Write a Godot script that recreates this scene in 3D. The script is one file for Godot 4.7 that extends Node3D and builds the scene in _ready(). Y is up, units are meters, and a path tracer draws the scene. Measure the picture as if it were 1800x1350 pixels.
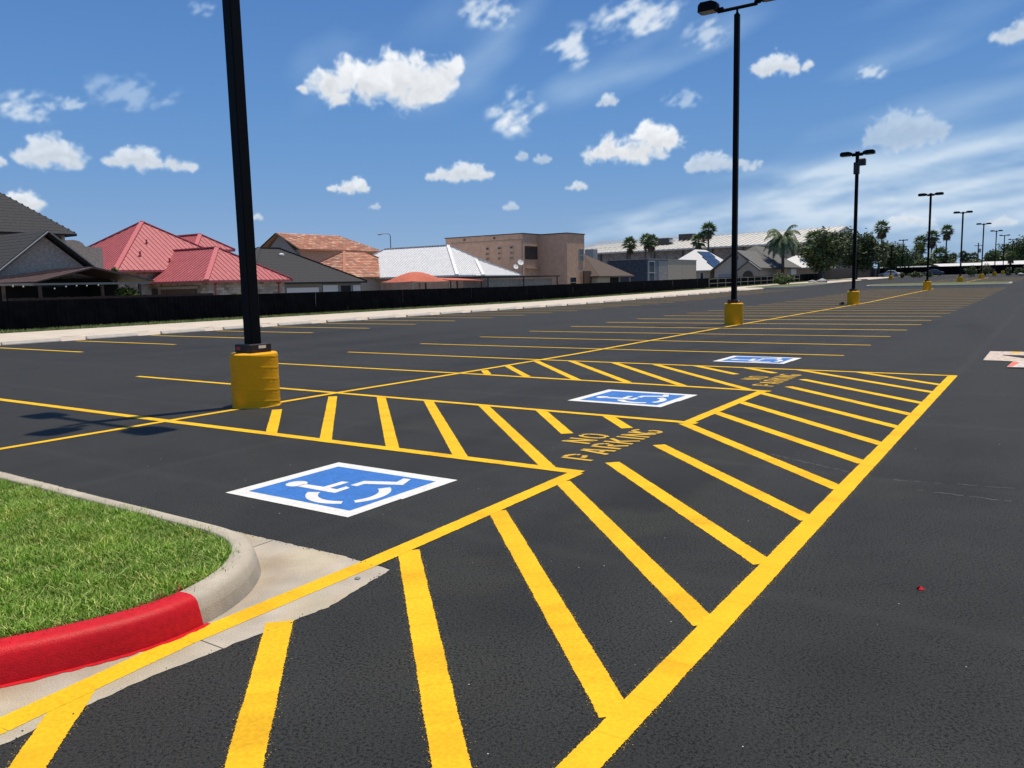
extends Node3D
# A freshly striped parking lot at midday, houses behind a black fence. Metres, y up, -Z runs along the lot.

var R := RandomNumberGenerator.new()
var used := {}
var M := {}

# ---------------------------------------------------------------- mesh helper
class MB:
	var v := PackedVector3Array()
	var c := PackedColorArray()
	var uv := PackedVector2Array()
	var col := Color(1, 1, 1)
	var use_col := false
	var use_uv := false

	# a triangle of an open sheet, turned to face upwards
	func tri(a: Vector3, b: Vector3, d: Vector3) -> void:
		if (d - a).cross(b - a).y < 0.0:
			raw(a, d, b)
		else:
			raw(a, b, d)

	# a triangle of a solid, turned away from the solid's middle
	func out(a: Vector3, b: Vector3, d: Vector3, mid: Vector3) -> void:
		if (d - a).cross(b - a).dot(a + b + d - mid * 3.0) < 0.0:
			raw(a, d, b)
		else:
			raw(a, b, d)

	func raw(a: Vector3, b: Vector3, d: Vector3) -> void:
		v.append(a); v.append(b); v.append(d)
		if use_col:
			c.append(col); c.append(col); c.append(col)

	func quad(a: Vector3, b: Vector3, d: Vector3, e: Vector3) -> void:
		tri(a, b, d); tri(a, d, e)

	func poly(p: Array) -> void:
		for i in range(1, p.size() - 1):
			tri(p[0], p[i], p[i + 1])

	# closed prism between two equal rings
	func loft(a: Array, b: Array, caps := true) -> void:
		var n := a.size()
		var mid := Vector3.ZERO
		for i in n:
			mid += a[i] + b[i]
		mid /= 2.0 * n
		for i in n:
			var j := (i + 1) % n
			out(a[i], a[j], b[j], mid); out(a[i], b[j], b[i], mid)
		if caps:
			for r in [a, b]:
				for i in range(1, n - 1):
					out(r[0], r[i], r[i + 1], mid)

	func box(lo: Vector3, hi: Vector3) -> void:
		loft([lo, Vector3(hi.x, lo.y, lo.z), Vector3(hi.x, lo.y, hi.z), Vector3(lo.x, lo.y, hi.z)],
			[Vector3(lo.x, hi.y, lo.z), Vector3(hi.x, hi.y, lo.z), hi, Vector3(lo.x, hi.y, hi.z)])

	# box with its upright and top edges chamfered
	func cbox(lo: Vector3, hi: Vector3, b: float) -> void:
		var ring := func(y: float, s: float) -> Array:
			var x0 := lo.x + s; var x1 := hi.x - s; var z0 := lo.z + s; var z1 := hi.z - s
			return [Vector3(x0 + b, y, z0), Vector3(x1 - b, y, z0), Vector3(x1, y, z0 + b), Vector3(x1, y, z1 - b),
				Vector3(x1 - b, y, z1), Vector3(x0 + b, y, z1), Vector3(x0, y, z1 - b), Vector3(x0, y, z0 + b)]
		var r0: Array = ring.call(lo.y, 0.0)
		var r1: Array = ring.call(hi.y - b, 0.0)
		var r2: Array = ring.call(hi.y, b)
		loft(r0, r1, false); loft(r1, r2, false); poly(r0); poly(r2)

	func ring(at: Vector3, axis: Vector3, r: float, n: int, ph := 0.0) -> Array:
		var u := axis.cross(Vector3.UP if absf(axis.y) < 0.9 else Vector3.RIGHT).normalized()
		var w := axis.cross(u).normalized()
		var out := []
		for i in n:
			var t := TAU * i / n + ph
			out.append(at + (u * cos(t) + w * sin(t)) * r)
		return out

	func tube(a: Vector3, b: Vector3, r0: float, r1: float, n := 8) -> void:
		var ax := (b - a).normalized()
		loft(ring(a, ax, r0, n), ring(b, ax, r1, n))

	func lathe(at: Vector3, prof: Array, n := 24) -> void:
		var prev := []
		for p in prof:
			var r := ring(at + Vector3(0, p.y, 0), Vector3.UP, maxf(p.x, 0.001), n)
			if prev.size():
				loft(prev, r, false)
			else:
				poly(r)
			prev = r
		poly(prev)

	func bar(a: Vector3, b: Vector3, w: float, h: float, up := Vector3.UP) -> void:
		var ax := (b - a).normalized()
		var s := ax.cross(up).normalized() * w * 0.5
		var t := s.cross(ax).normalized() * h * 0.5
		loft([a - s - t, a + s - t, a + s + t, a - s + t], [b - s - t, b + s - t, b + s + t, b - s + t])

	func ball(at: Vector3, r: Vector3, n := 10) -> void:
		var prev := []
		for i in range(1, n / 2):
			var a := PI * i / (n / 2)
			var rr := []
			for j in n:
				var t := TAU * j / n
				rr.append(at + Vector3(cos(t) * sin(a) * r.x, -cos(a) * r.y, sin(t) * sin(a) * r.z))
			if prev.size():
				loft(prev, rr, false)
			else:
				for j in n:
					tri(at - Vector3(0, r.y, 0), rr[(j + 1) % n], rr[j])
			prev = rr
		for j in n:
			tri(at + Vector3(0, r.y, 0), prev[j], prev[(j + 1) % n])

	func mesh(smooth := false) -> Mesh:
		if smooth:
			var st := SurfaceTool.new()
			st.begin(Mesh.PRIMITIVE_TRIANGLES)
			st.set_smooth_group(0)
			for i in v.size():
				if use_col:
					st.set_color(c[i])
				if use_uv:
					st.set_uv(uv[i])
				st.add_vertex(v[i])
			st.index()
			st.generate_normals()
			return st.commit()
		var arr := []
		arr.resize(Mesh.ARRAY_MAX)
		arr[Mesh.ARRAY_VERTEX] = v
		if use_col:
			arr[Mesh.ARRAY_COLOR] = c
		if use_uv:
			arr[Mesh.ARRAY_TEX_UV] = uv
		var m := ArrayMesh.new()
		m.add_surface_from_arrays(Mesh.PRIMITIVE_TRIANGLES, arr)
		return m

func numbered(called: String, where: Node) -> String:
	var key := str(where.get_instance_id()) + called
	if not used.has(key):
		used[key] = 0
		return called
	used[key] += 1
	return "%s_%03d" % [called, used[key]]

func part(called: String, b, m: Material, parent: Node = null, smooth := false) -> MeshInstance3D:
	var o := MeshInstance3D.new()
	if parent == null:
		parent = self
	o.name = numbered(called, parent)
	o.mesh = b.mesh(smooth) if b is MB else b
	o.material_override = m
	parent.add_child(o, true)
	return o

func thing(called: String, label: String, category: String, at := Vector3.ZERO, group := "", turn := 0.0) -> Node3D:
	var o := Node3D.new()
	o.name = numbered(called, self)
	add_child(o, true)
	o.position = at
	o.rotation.y = turn
	tag(o, label, category, group)
	return o

func tag(o: Node, label: String, category: String, group := "") -> void:
	o.set_meta("label", label)
	o.set_meta("category", category)
	if group:
		o.set_meta("group", group)

func structure(called: String) -> Node3D:
	var o := Node3D.new()
	o.name = numbered(called, self)
	add_child(o, true)
	o.set_meta("kind", "structure")
	return o

func stuff(o: Node) -> void:
	o.set_meta("kind", "stuff")

# the lot climbs gently towards its far end
func gy(z: float) -> float:
	return 0.0075 * clampf(-z - 50.0, 0.0, 180.0)

# ---------------------------------------------------------------- textures and materials
func fnl(sd: int, freq: float, oct := 4, kind := FastNoiseLite.TYPE_SIMPLEX_SMOOTH) -> FastNoiseLite:
	var n := FastNoiseLite.new()
	n.seed = sd
	n.noise_type = kind
	n.frequency = freq
	n.fractal_type = FastNoiseLite.FRACTAL_FBM if oct > 1 else FastNoiseLite.FRACTAL_NONE
	n.fractal_octaves = oct
	return n

func bytes_of(n: FastNoiseLite, size: int) -> PackedByteArray:
	var im := n.get_seamless_image(size, size, false, false, 0.12, true)
	im.convert(Image.FORMAT_L8)
	return im.get_data()

# grey multiplier texture: mean tone moved by fine and coarse noise, with optional dark pits / light specks
func tone_texture(size: int, sd: int, lo: float, hi: float, fine := 0.12, coarse := 0.012, pits := 0.0, specks := 0.0) -> ImageTexture:
	var a := bytes_of(fnl(sd, fine, 3), size)
	var b := bytes_of(fnl(sd + 1, coarse, 4), size)
	var out := PackedByteArray()
	out.resize(size * size)
	var rr := RandomNumberGenerator.new()
	rr.seed = sd
	for i in size * size:
		var f := clampf(0.5 + ((a[i] - 128.0) * 0.75 + (b[i] - 128.0) * 0.45) / 170.0, 0.0, 1.0)
		var t := lo + (hi - lo) * f
		if pits > 0.0:
			t *= 1.0 - pits * smoothstep(104.0 - (255 - b[i]) * 0.12, 72.0 - (255 - b[i]) * 0.12, a[i])
		if specks > 0.0 and rr.randf() < specks:
			t = minf(1.0, t * 1.5)
		out[i] = int(clampf(t, 0.0, 1.0) * 255.0)
	var im := Image.create_from_data(size, size, false, Image.FORMAT_L8, out)
	return ImageTexture.create_from_image(im)

# fine sealed aggregate: pale grain, dark pits that gather in drifts, a few bright stones
func asphalt_texture(size: int) -> ImageTexture:
	var a := bytes_of(fnl(51, 0.23, 2), size)
	var p := bytes_of(fnl(53, 0.075, 2), size)
	var q := bytes_of(fnl(54, 0.0045, 3), size)
	var out := PackedByteArray()
	out.resize(size * size)
	var rr := RandomNumberGenerator.new()
	rr.seed = 51
	for i in size * size:
		var t := 0.70 + (a[i] - 128.0) / 420.0 + (p[i] - 128.0) / 900.0
		var edge := 78.0 + (q[i] - 128.0) * 0.20
		if p[i] < edge:
			t *= 0.42 + 0.3 * (p[i] / edge)
		if rr.randf() < 0.0025:
			t *= 1.5
		out[i] = int(clampf(t, 0.0, 1.0) * 255.0)
	return ImageTexture.create_from_image(Image.create_from_data(size, size, false, Image.FORMAT_L8, out))

func normal_texture(size: int, sd: int, freq: float, strength: float, oct := 3) -> ImageTexture:
	var im := fnl(sd, freq, oct).get_seamless_image(size, size, false, false, 0.12, true)
	im.convert(Image.FORMAT_RGBA8)
	im.bump_map_to_normal_map(strength)
	return ImageTexture.create_from_image(im)

func lin(r: float, g: float, b: float) -> Color:
	return Color(r, g, b).linear_to_srgb()

func mat(c: Color, rough := 0.8, tone: Texture2D = null, scale := 1.0, bump: Texture2D = null, bump_amount := 1.0, metal := 0.0) -> StandardMaterial3D:
	var m := StandardMaterial3D.new()
	m.albedo_color = c.linear_to_srgb()
	m.roughness = rough
	m.metallic = metal
	if tone:
		m.albedo_texture = tone
	if bump:
		m.normal_enabled = true
		m.normal_texture = bump
		m.normal_scale = bump_amount
	if tone or bump:
		m.uv1_triplanar = true
		m.uv1_world_triplanar = true
		m.uv1_scale = Vector3.ONE * scale
	return m

func vmat(rough := 0.8, leaf := false) -> StandardMaterial3D:
	var m := StandardMaterial3D.new()
	m.vertex_color_use_as_albedo = true
	m.roughness = rough
	if leaf:
		m.backlight_enabled = true
		m.backlight = Color(0.35, 0.4, 0.2)
		m.cull_mode = BaseMaterial3D.CULL_DISABLED
	return m

func make_materials() -> void:
	var grain := tone_texture(1024, 11, 0.72, 1.0, 0.2, 0.01)
	var blotch := tone_texture(512, 21, 0.62, 1.0, 0.05, 0.012)
	var nrm := normal_texture(1024, 31, 0.22, 6.0)
	var soft := normal_texture(512, 41, 0.06, 4.0)
	var asph: ImageTexture
	var asph_n := normal_texture(2048, 52, 0.2, 6.0, 2)
	asph = asphalt_texture(2048)
	M.asphalt = mat(Color(0.0735, 0.0745, 0.066), 0.7, asph, 0.37, asph_n, 0.9)
	M.asphalt.metallic_specular = 0.35
	M.asphalt.vertex_color_use_as_albedo = true
	M.crumb = mat(Color(0.06, 0.06, 0.06), 0.8)
	M.yellow = mat(Color(0.86, 0.515, 0.018), 0.75, tone_texture(1024, 61, 0.88, 1.0, 0.1, 0.006), 0.37, asph_n, 0.35)
	M.yellow.vertex_color_use_as_albedo = true
	M.yellow.metallic_specular = 0.25
	M.yellow_text = mat(Color(0.84, 0.50, 0.03), 0.7, grain, 0.42, asph_n, 0.5)
	M.white_paint = mat(Color(0.76, 0.76, 0.72), 0.7, tone_texture(512, 71, 0.9, 1.0, 0.1, 0.02), 0.42, asph_n, 0.35)
	M.blue_paint = mat(Color(0.028, 0.178, 0.56), 0.7, tone_texture(512, 73, 0.84, 1.0, 0.1, 0.02), 0.42, asph_n, 0.4)
	M.crack = mat(Color(0.2, 0.2, 0.19), 0.9)
	M.concrete = mat(Color(0.53, 0.47, 0.375), 0.85, tone_texture(1024, 81, 0.80, 1.0, 0.2, 0.004), 0.55, nrm, 0.25)
	M.walk = mat(Color(0.62, 0.54, 0.435), 0.85, tone_texture(1024, 83, 0.88, 1.0, 0.2, 0.004), 0.2, nrm, 0.2)
	M.stop = mat(Color(0.66, 0.60, 0.51), 0.85, tone_texture(512, 89, 0.8, 1.0, 0.2, 0.008), 0.5, nrm, 0.3)
	M.stain = mat(Color(0.34, 0.30, 0.235), 0.9, blotch, 0.6)
	M.red_kerb = mat(Color(0.64, 0.011, 0.019), 0.5, tone_texture(512, 85, 0.84, 1.0, 0.1, 0.006), 0.6, nrm, 0.22)
	M.red_kerb.metallic_specular = 0.3
	M.joint = mat(Color(0.06, 0.055, 0.05), 0.9)
	M.pan = M.concrete.duplicate()
	M.pan.vertex_color_use_as_albedo = true
	M.soil = mat(Color(0.05, 0.065, 0.02), 0.95, blotch, 0.8)
	M.verge = mat(Color(0.13, 0.14, 0.06), 0.95, tone_texture(512, 87, 0.5, 1.0, 0.15, 0.02), 0.4)
	M.lawn = mat(Color(0.155, 0.175, 0.06), 0.95, blotch, 0.3)
	M.ground = mat(Color(0.26, 0.235, 0.17), 0.95, blotch, 0.05)
	M.base_yellow = mat(Color(0.90, 0.42, 0.006), 0.6, tone_texture(512, 91, 0.93, 1.0, 0.05, 0.006), 0.8)
	M.black = mat(Color(0.0055, 0.0055, 0.006), 0.5, grain, 0.8)
	M.black.metallic_specular = 0.22
	M.dark_box = mat(Color(0.02, 0.014, 0.012), 0.5, blotch, 2.0)
	M.lens = mat(Color(0.25, 0.25, 0.22), 0.35)
	M.red_tag = mat(Color(0.55, 0.02, 0.03), 0.4)
	M.pale_tag = mat(Color(0.75, 0.7, 0.6), 0.4)
	M.grey_metal = mat(Color(0.2, 0.21, 0.2), 0.45)
	M.screen = mat(Color(0.0075, 0.0078, 0.0098), 0.85, tone_texture(512, 93, 0.65, 1.0, 0.02, 0.006), 0.12)
	M.screen.metallic_specular = 0.15
	M.rail = mat(Color(0.009, 0.009, 0.01), 0.7)
	M.rail.metallic_specular = 0.2
	M.pale_rail = mat(Color(0.34, 0.30, 0.23), 0.7)
	M.brown_fence = mat(Color(0.045, 0.035, 0.03), 0.9, blotch, 0.3)
	M.board_red = mat(Color(0.05, 0.022, 0.018), 0.9, blotch, 0.6)
	M.shingle = mat(Color(0.066, 0.066, 0.068), 0.9, tone_texture(512, 95, 0.55, 1.0, 0.16, 0.03), 0.35, nrm, 0.5)
	M.shingle_grey = mat(Color(0.20, 0.198, 0.185), 0.9, tone_texture(512, 97, 0.7, 1.0, 0.16, 0.03), 0.3, nrm, 0.4)
	M.shingle_brown = mat(Color(0.15, 0.11, 0.085), 0.9, tone_texture(512, 98, 0.65, 1.0, 0.16, 0.03), 0.3, nrm, 0.4)
	M.stucco = mat(Color(0.70, 0.58, 0.46), 0.92, grain, 0.5, nrm, 0.1)
	M.stucco_grey = mat(Color(0.46, 0.42, 0.38), 0.92, grain, 0.5)
	M.stucco_brown = mat(Color(0.72, 0.45, 0.30), 0.92, tone_texture(512, 99, 0.86, 1.0, 0.06, 0.01), 0.2, nrm, 0.25)
	M.stucco_pale = mat(Color(0.56, 0.45, 0.34), 0.92, grain, 0.4)
	M.stucco_cream = mat(Color(0.64, 0.55, 0.41), 0.92, grain, 0.4)
	M.trim_dark = mat(Color(0.055, 0.05, 0.046), 0.7)
	M.trim_grey = mat(Color(0.28, 0.29, 0.29), 0.6)
	M.trim_white = mat(Color(0.75, 0.74, 0.7), 0.6)
	M.red_roof = mat(Color(0.52, 0.135, 0.135), 0.5, tone_texture(512, 101, 0.85, 1.0, 0.03, 0.012), 0.2)
	M.red_trim = mat(Color(0.50, 0.125, 0.125), 0.5)
	M.maroon = mat(Color(0.13, 0.075, 0.062), 0.5, blotch, 0.5)
	M.tile = vmat(0.85)
	M.brick = vmat(0.9)
	M.mortar = mat(Color(0.38, 0.33, 0.27), 0.95, grain, 0.6)
	M.silver = mat(Color(0.78, 0.78, 0.76), 0.5, tone_texture(512, 103, 0.88, 1.0, 0.03, 0.012), 0.2)
	M.white_roof = mat(Color(0.62, 0.61, 0.575), 0.5)
	M.ware_roof = mat(Color(0.66, 0.63, 0.56), 0.6, tone_texture(512, 105, 0.85, 1.0, 0.03, 0.02), 0.05)
	M.ware_wall = mat(Color(0.38, 0.31, 0.255), 0.8, blotch, 0.06)
	M.canopy = mat(Color(0.76, 0.20, 0.115), 0.85, grain, 0.4)
	M.canopy.backlight_enabled = true
	M.canopy.backlight = Color(0.5, 0.2, 0.12)
	M.blue_wall = mat(Color(0.095, 0.115, 0.145), 0.85, blotch, 0.3)
	M.slate_wall = mat(Color(0.24, 0.27, 0.3), 0.85, blotch, 0.3)
	M.metal_panel = mat(Color(0.5, 0.47, 0.42), 0.6, blotch, 0.3)
	M.wood = mat(Color(0.17, 0.105, 0.065), 0.85, blotch, 0.8)
	M.interior_shade = mat(Color(0.02, 0.017, 0.015), 0.9)  # near-black colour standing in for shade inside the patio and porch
	M.glass = mat(Color(0.02, 0.024, 0.028), 0.08)
	M.glass.metallic_specular = 0.8
	M.solar = mat(Color(0.018, 0.024, 0.045), 0.2)
	M.bulb = mat(Color(0.7, 0.68, 0.6), 0.2)
	M.cream_car = mat(Color(0.52, 0.50, 0.42), 0.3)
	M.silver_car = mat(Color(0.48, 0.5, 0.52), 0.3, null, 1.0, null, 1.0, 0.4)
	M.dark_car = mat(Color(0.06, 0.07, 0.09), 0.25, null, 1.0, null, 1.0, 0.3)
	M.tyre = mat(Color(0.015, 0.015, 0.015), 0.9)
	M.tail = mat(Color(0.35, 0.01, 0.01), 0.3)
	M.bark = mat(Color(0.10, 0.085, 0.07), 0.95, blotch, 0.8, soft, 0.6)
	M.base_yellow.metallic_specular = 0.3
	M.palm_bark = mat(Color(0.19, 0.16, 0.13), 0.95, blotch, 0.6, soft, 0.6)
	M.leaf = vmat(0.6, true)
	M.rock = mat(Color(0.55, 0.53, 0.49), 0.9, blotch, 0.6)

# ---------------------------------------------------------------- sky
func ray_cloud(img: Image, W: int, H: int, az: float, el: float, w: float, h: float, kind: int, op: float, sd: int, given := []) -> void:
	var ppd := W / 360.0
	var sx := w / maxf(cos(deg_to_rad(el)), 0.3)
	var pw := int(sx * ppd * 1.5) + 6
	var ph := int(h * ppd * 1.7) + 6
	var cx := (az / 360.0 + 0.5) * W
	var cy := (0.5 - el / 180.0) * H
	var spr := Image.create(pw, ph, false, Image.FORMAT_RGBA8)
	var n := fnl(sd, 1.0, 5)
	var k := 2.2 / maxf(h, 0.9)
	var asp := w / h
	var rr := RandomNumberGenerator.new()
	rr.seed = sd
	var lobes := given.duplicate()
	if lobes.is_empty():
		var cnt := 3 + int(asp * 1.3)
		var peak := rr.randf_range(-0.45, 0.45)
		for i in cnt:
			var t := -1.0 + 2.0 * (i + rr.randf_range(0.25, 0.75)) / cnt
			var r := maxf(0.42, rr.randf_range(0.75, 1.05) * (1.0 - 0.5 * minf(1.0, absf(t - peak))))
			lobes.append([t * 0.85 * (asp - r * 0.8), -0.80 + r * rr.randf_range(0.75, 0.95), r])
			lobes.append([t * (asp - r) + rr.randf_range(-0.3, 0.3), -0.6 + r * 0.5, r * 0.8])
	for y in ph:
		for x in pw:
			var X := (x - pw * 0.5) / (sx * ppd * 0.5) * asp   # in half heights
			var Y := -(y - ph * 0.5) / (h * ppd * 0.5)
			if kind == 0:
				var wx := n.get_noise_2d(X * 0.9 + 11.0, Y * 0.9)
				var wy := n.get_noise_2d(X * 0.9 + 60.0, Y * 0.9 + 20.0)
				X += wx * 0.42
				Y += wy * 0.30
			var dx := X * h * 0.5
			var dy := Y * h * 0.5
			if kind == 1 and x == 0 and y == 0:
				k *= 0.6
			var nn := n.get_noise_2d(dx * k * 0.8 + 31.0, dy * k)
			var n2 := n.get_noise_2d(dx * k * 2.7 + 7.0, dy * k * 3.0 + 50.0)
			var a := 0.0
			var lum := 0.93
			if kind == 1:
				var d := 1.0 - sqrt(X * X / (asp * asp) + Y * Y)
				var st := n.get_noise_2d((dx + dy) * k * 0.7 + 80.0, (dy - dx * 0.6) * k * 2.0)
				a = smoothstep(0.0, 0.8, d * 0.8 + nn * 0.55 + st * 0.7 + n2 * 0.18) * smoothstep(-0.2, 0.4, d)
			else:
				var f := 0.0
				var best := -1.0
				for l in lobes:
					var ex: float = X - l[0]
					var ey: float = (Y - l[1]) * (1.0 if Y > l[1] else 1.25)
					var q: float = 1.0 - sqrt(ex * ex + ey * ey) / l[2]
					best = maxf(best, q)
					f += exp(q * 5.0)
				f = log(f) / 5.0
				f = minf(f, (Y + 0.92 + 0.12 * nn) * 1.3)
				var e := f + nn * 0.42 + n2 * 0.22
				a = smoothstep(-0.08, 0.52 - 0.14 * Y, e)
				var thick := clampf(e * 1.1, 0.0, 1.0)
				var up := clampf(0.5 + Y * 0.5, 0.0, 1.0)
				lum = 0.955 - 0.17 * thick * (1.0 - up) - 0.10 * thick * clampf(0.5 - best + 0.1, 0.0, 1.0) + 0.10 * nn * thick + 0.05 * n2
			a *= op
			if a > 0.003:
				lum = clampf(lum, 0.72, 0.975)
				spr.set_pixel(x, y, Color(lum * 0.965, lum * 0.98, lum, clampf(a, 0.0, 1.0)))
	img.blend_rect(spr, Rect2i(0, 0, pw, ph), Vector2i(int(cx - pw * 0.5), int(cy - ph * 0.5)))

func make_sky() -> PanoramaSkyMaterial:
	var W := 4096
	var H := 2048
	var img := Image.create(W, H, false, Image.FORMAT_RGBA8)
	var stops := [[0.0, Color8(152, 178, 204)], [4.0, Color8(128, 162, 201)], [8.0, Color8(108, 150, 199)], [13.0, Color8(93, 138, 194)], [20.0, Color8(80, 123, 183)], [35.0, Color8(72, 114, 172)], [90.0, Color8(61, 101, 160)]]
	for y in H:
		var el := (0.5 - (y + 0.5) / H) * 180.0
		var c := Color8(120, 120, 115)
		if el >= 0.0:
			for i in stops.size() - 1:
				if el >= stops[i][0] and el <= stops[i + 1][0]:
					c = stops[i][1].lerp(stops[i + 1][1], (el - stops[i][0]) / (stops[i + 1][0] - stops[i][0]))
		img.fill_rect(Rect2i(0, y, W, 1), c)
	# high thin cloud, combed along one wind direction
	var cw := 2048
	var ch := 420
	var data := PackedByteArray()
	data.resize(cw * ch * 4)
	data.fill(0)
	var na := fnl(301, 1.0, 5)
	var nb := fnl(302, 1.0, 3)
	for y in ch:
		var el := (0.5 - (y + 0.5 + 512 - ch) / 1024.0) * PI
		var sy := sin(el)
		var q := cos(el) / (sy + 0.12)
		var low := smoothstep(0.012, 0.06, sy) * smoothstep(0.62, 0.4, sy)
		if low <= 0.0:
			continue
		for x in cw:
			var az := ((x + 0.5) / cw - 0.5) * TAU
			var px := sin(az) * q
			var pz := -cos(az) * q
			var s := 0.85 * px + 0.53 * pz
			var t := -0.53 * px + 0.85 * pz
			var big := nb.get_noise_2d(s * 0.22 + 3.0, t * 0.35)
			var wob := nb.get_noise_2d(s * 0.5 + 20.0, t * 0.8) * 0.5
			var veil := smoothstep(-2.45 + wob, -3.05 + wob, t) * smoothstep(-7.5, -3.9, t) * smoothstep(-6.2, -3.6, s + wob * 1.5)
			var wisp := smoothstep(0.12, 0.6, big + nb.get_noise_2d(s * 0.6, t * 1.8 + 40.0) * 0.5) * smoothstep(-3.2, -2.2, s)
			var m := maxf(veil, wisp * 0.6)
			if m < 0.01:
				continue
			var d := na.get_noise_2d(s * 0.9 + wob, t * 1.6) * 0.8 + na.get_noise_2d(s * 2.4 + 9.0, t * 5.0) * 0.3
			var a := m * low * clampf(0.56 + d * 0.75, 0.05, 0.8)
			var i := (y * cw + x) * 4
			data[i] = 212
			data[i + 1] = 224
			data[i + 2] = 235
			data[i + 3] = int(a * 255.0)
	var cir := Image.create_from_data(cw, ch, false, Image.FORMAT_RGBA8, data)
	cir.resize(W, ch * 2, Image.INTERPOLATE_CUBIC)
	img.blend_rect(cir, Rect2i(0, 0, W, ch * 2), Vector2i(0, 1024 - ch * 2))
	# azimuth, elevation, width, height in degrees, kind (0 heaped, 1 wispy), opacity
	var cl := [[-42.1, 13.6, 11.8, 4.3, 0, 1.0], [-64.1, 11.1, 4.0, 2.2, 1, 0.8], [-61.9, 11.4, 2.1, 1.1, 1, 0.6], [-63.2, 8.6, 4.9, 2.7, 0, 0.85], [-57.7, 8.4, 6.4, 2.2, 0, 0.85],
		[-45.1, 6.9, 3.7, 1.4, 0, 0.95], [-37.6, 7.8, 5.9, 1.8, 0, 0.9], [-33.5, 11.6, 4.6, 3.6, 1, 1.0], [-25.4, 9.3, 7.9, 3.1, 0, 1.0], [-19.3, 7.8, 6.4, 1.7, 0, 0.7],
		[-15.7, 13.6, 5.2, 1.8, 0, 0.9], [-10.3, 12.5, 2.3, 1.3, 1, 0.7], [-8.4, 8.9, 6.8, 2.9, 0, 0.5], [-2.2, 13.8, 4.2, 2.2, 0, 0.8], [-29.4, 6.6, 2.0, 0.8, 0, 0.8],
		[-34.0, 5.4, 1.6, 0.7, 0, 0.6], [-43.5, 5.5, 1.2, 0.5, 0, 0.6], [-33.1, 8.8, 1.1, 0.9, 0, 0.6], [-31.6, 8.6, 1.6, 0.9, 0, 0.6], [-27.2, 12.2, 1.7, 1.1, 0, 0.75],
		[-64.8, 5.6, 2.6, 1.5, 0, 0.95], [-51.3, 4.8, 1.1, 0.5, 0, 0.7], [-7.8, 3.5, 3.4, 0.8, 0, 0.55], [-2.8, 3.0, 1.9, 0.8, 0, 0.6], [-6.7, 3.1, 1.3, 0.6, 0, 0.5],
		[-66.3, 7.9, 1.6, 0.9, 0, 0.8], [-25.1, 17.2, 7.4, 3.2, 1, 0.85], [-29.3, 15.6, 4.6, 3.2, 1, 0.85], [-35.1, 17.9, 5.1, 2.6, 1, 0.75], [-58.5, 12.2, 6.8, 2.7, 1, 0.4],
		[-20.5, 15.8, 4.0, 2.4, 1, 0.6], [-21.9, 12.0, 3.6, 1.5, 1, 0.5], [-54.0, 17.5, 2.0, 1.2, 1, 0.4]]
	var rr := RandomNumberGenerator.new()
	rr.seed = 77
	for i in 70:   # the same weather goes on all round
		var az := rr.randf_range(4.0, 288.0)
		var el := rr.randf_range(4.0, 34.0)
		var w := rr.randf_range(1.5, 9.0)
		cl.append([wrapf(az, -180.0, 180.0), el, w, w * rr.randf_range(0.33, 0.5), 0 if rr.randf() < 0.65 else 1, rr.randf_range(0.6, 1.0)])
	for i in cl.size():
		var c: Array = cl[i]
		ray_cloud(img, W, H, c[0], c[1], c[2] * 0.94, c[3] * 0.94, c[4], c[5], 500 + i, [[-1.96, -0.16, 0.58], [-1.24, 0.16, 0.67], [-0.62, -0.20, 0.80], [0.18, -0.07, 1.02], [0.84, 0.33, 0.71], [1.16, -0.20, 0.84], [2.18, 0.42, 0.40], [1.82, 0.16, 0.53], [-2.71, -0.33, 0.19], [-1.73, -0.56, 0.40]] if i == 0 else ([[-2.00, -0.59, 0.56], [-1.06, -0.25, 0.69], [-0.25, -0.50, 0.69], [0.62, 0.31, 0.72], [1.06, -0.06, 0.88], [1.88, 0.00, 0.56], [0.31, -0.44, 0.62], [-1.56, -0.69, 0.44]] if i == 8 else []))
	# the panorama starts at north (-Z), so turn it by half
	var turned := Image.create(W, H, false, Image.FORMAT_RGBA8)
	turned.blit_rect(img, Rect2i(0, 0, W / 2, H), Vector2i(W / 2, 0))
	turned.blit_rect(img, Rect2i(W / 2, 0, W / 2, H), Vector2i(0, 0))
	turned.convert(Image.FORMAT_RGB8)
	var m := PanoramaSkyMaterial.new()
	m.panorama = ImageTexture.create_from_image(turned)
	return m

# ---------------------------------------------------------------- ground and paint
func axis(stops: Array) -> Array:   # [[from, step], ..., [end]]
	var out := []
	for i in stops.size() - 1:
		var a: float = stops[i][0]
		var b: float = stops[i + 1][0]
		var n := int(ceil(absf(b - a) / stops[i][1]))
		for k in n:
			out.append(a + (b - a) * k / n)
	out.append(stops[-1][0])
	return out

func sheet(xs: Array, zs: Array, lift: float, paint: Callable) -> MB:
	var b := MB.new()
	b.use_col = true
	# clockwise seen from above
	var order := [0, 1, 2, 0, 2, 3] if (xs[-1] - xs[0]) * (zs[-1] - zs[0]) > 0.0 else [0, 2, 1, 0, 3, 2]
	for j in zs.size() - 1:
		for i in xs.size() - 1:
			var p := [Vector3(xs[i], 0, zs[j]), Vector3(xs[i + 1], 0, zs[j]), Vector3(xs[i + 1], 0, zs[j + 1]), Vector3(xs[i], 0, zs[j + 1])]
			for k in order:
				var q: Vector3 = p[k]
				b.v.append(Vector3(q.x, gy(q.z) + lift, q.z))
				b.c.append(paint.call(q.x, q.z))
	return b

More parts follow.
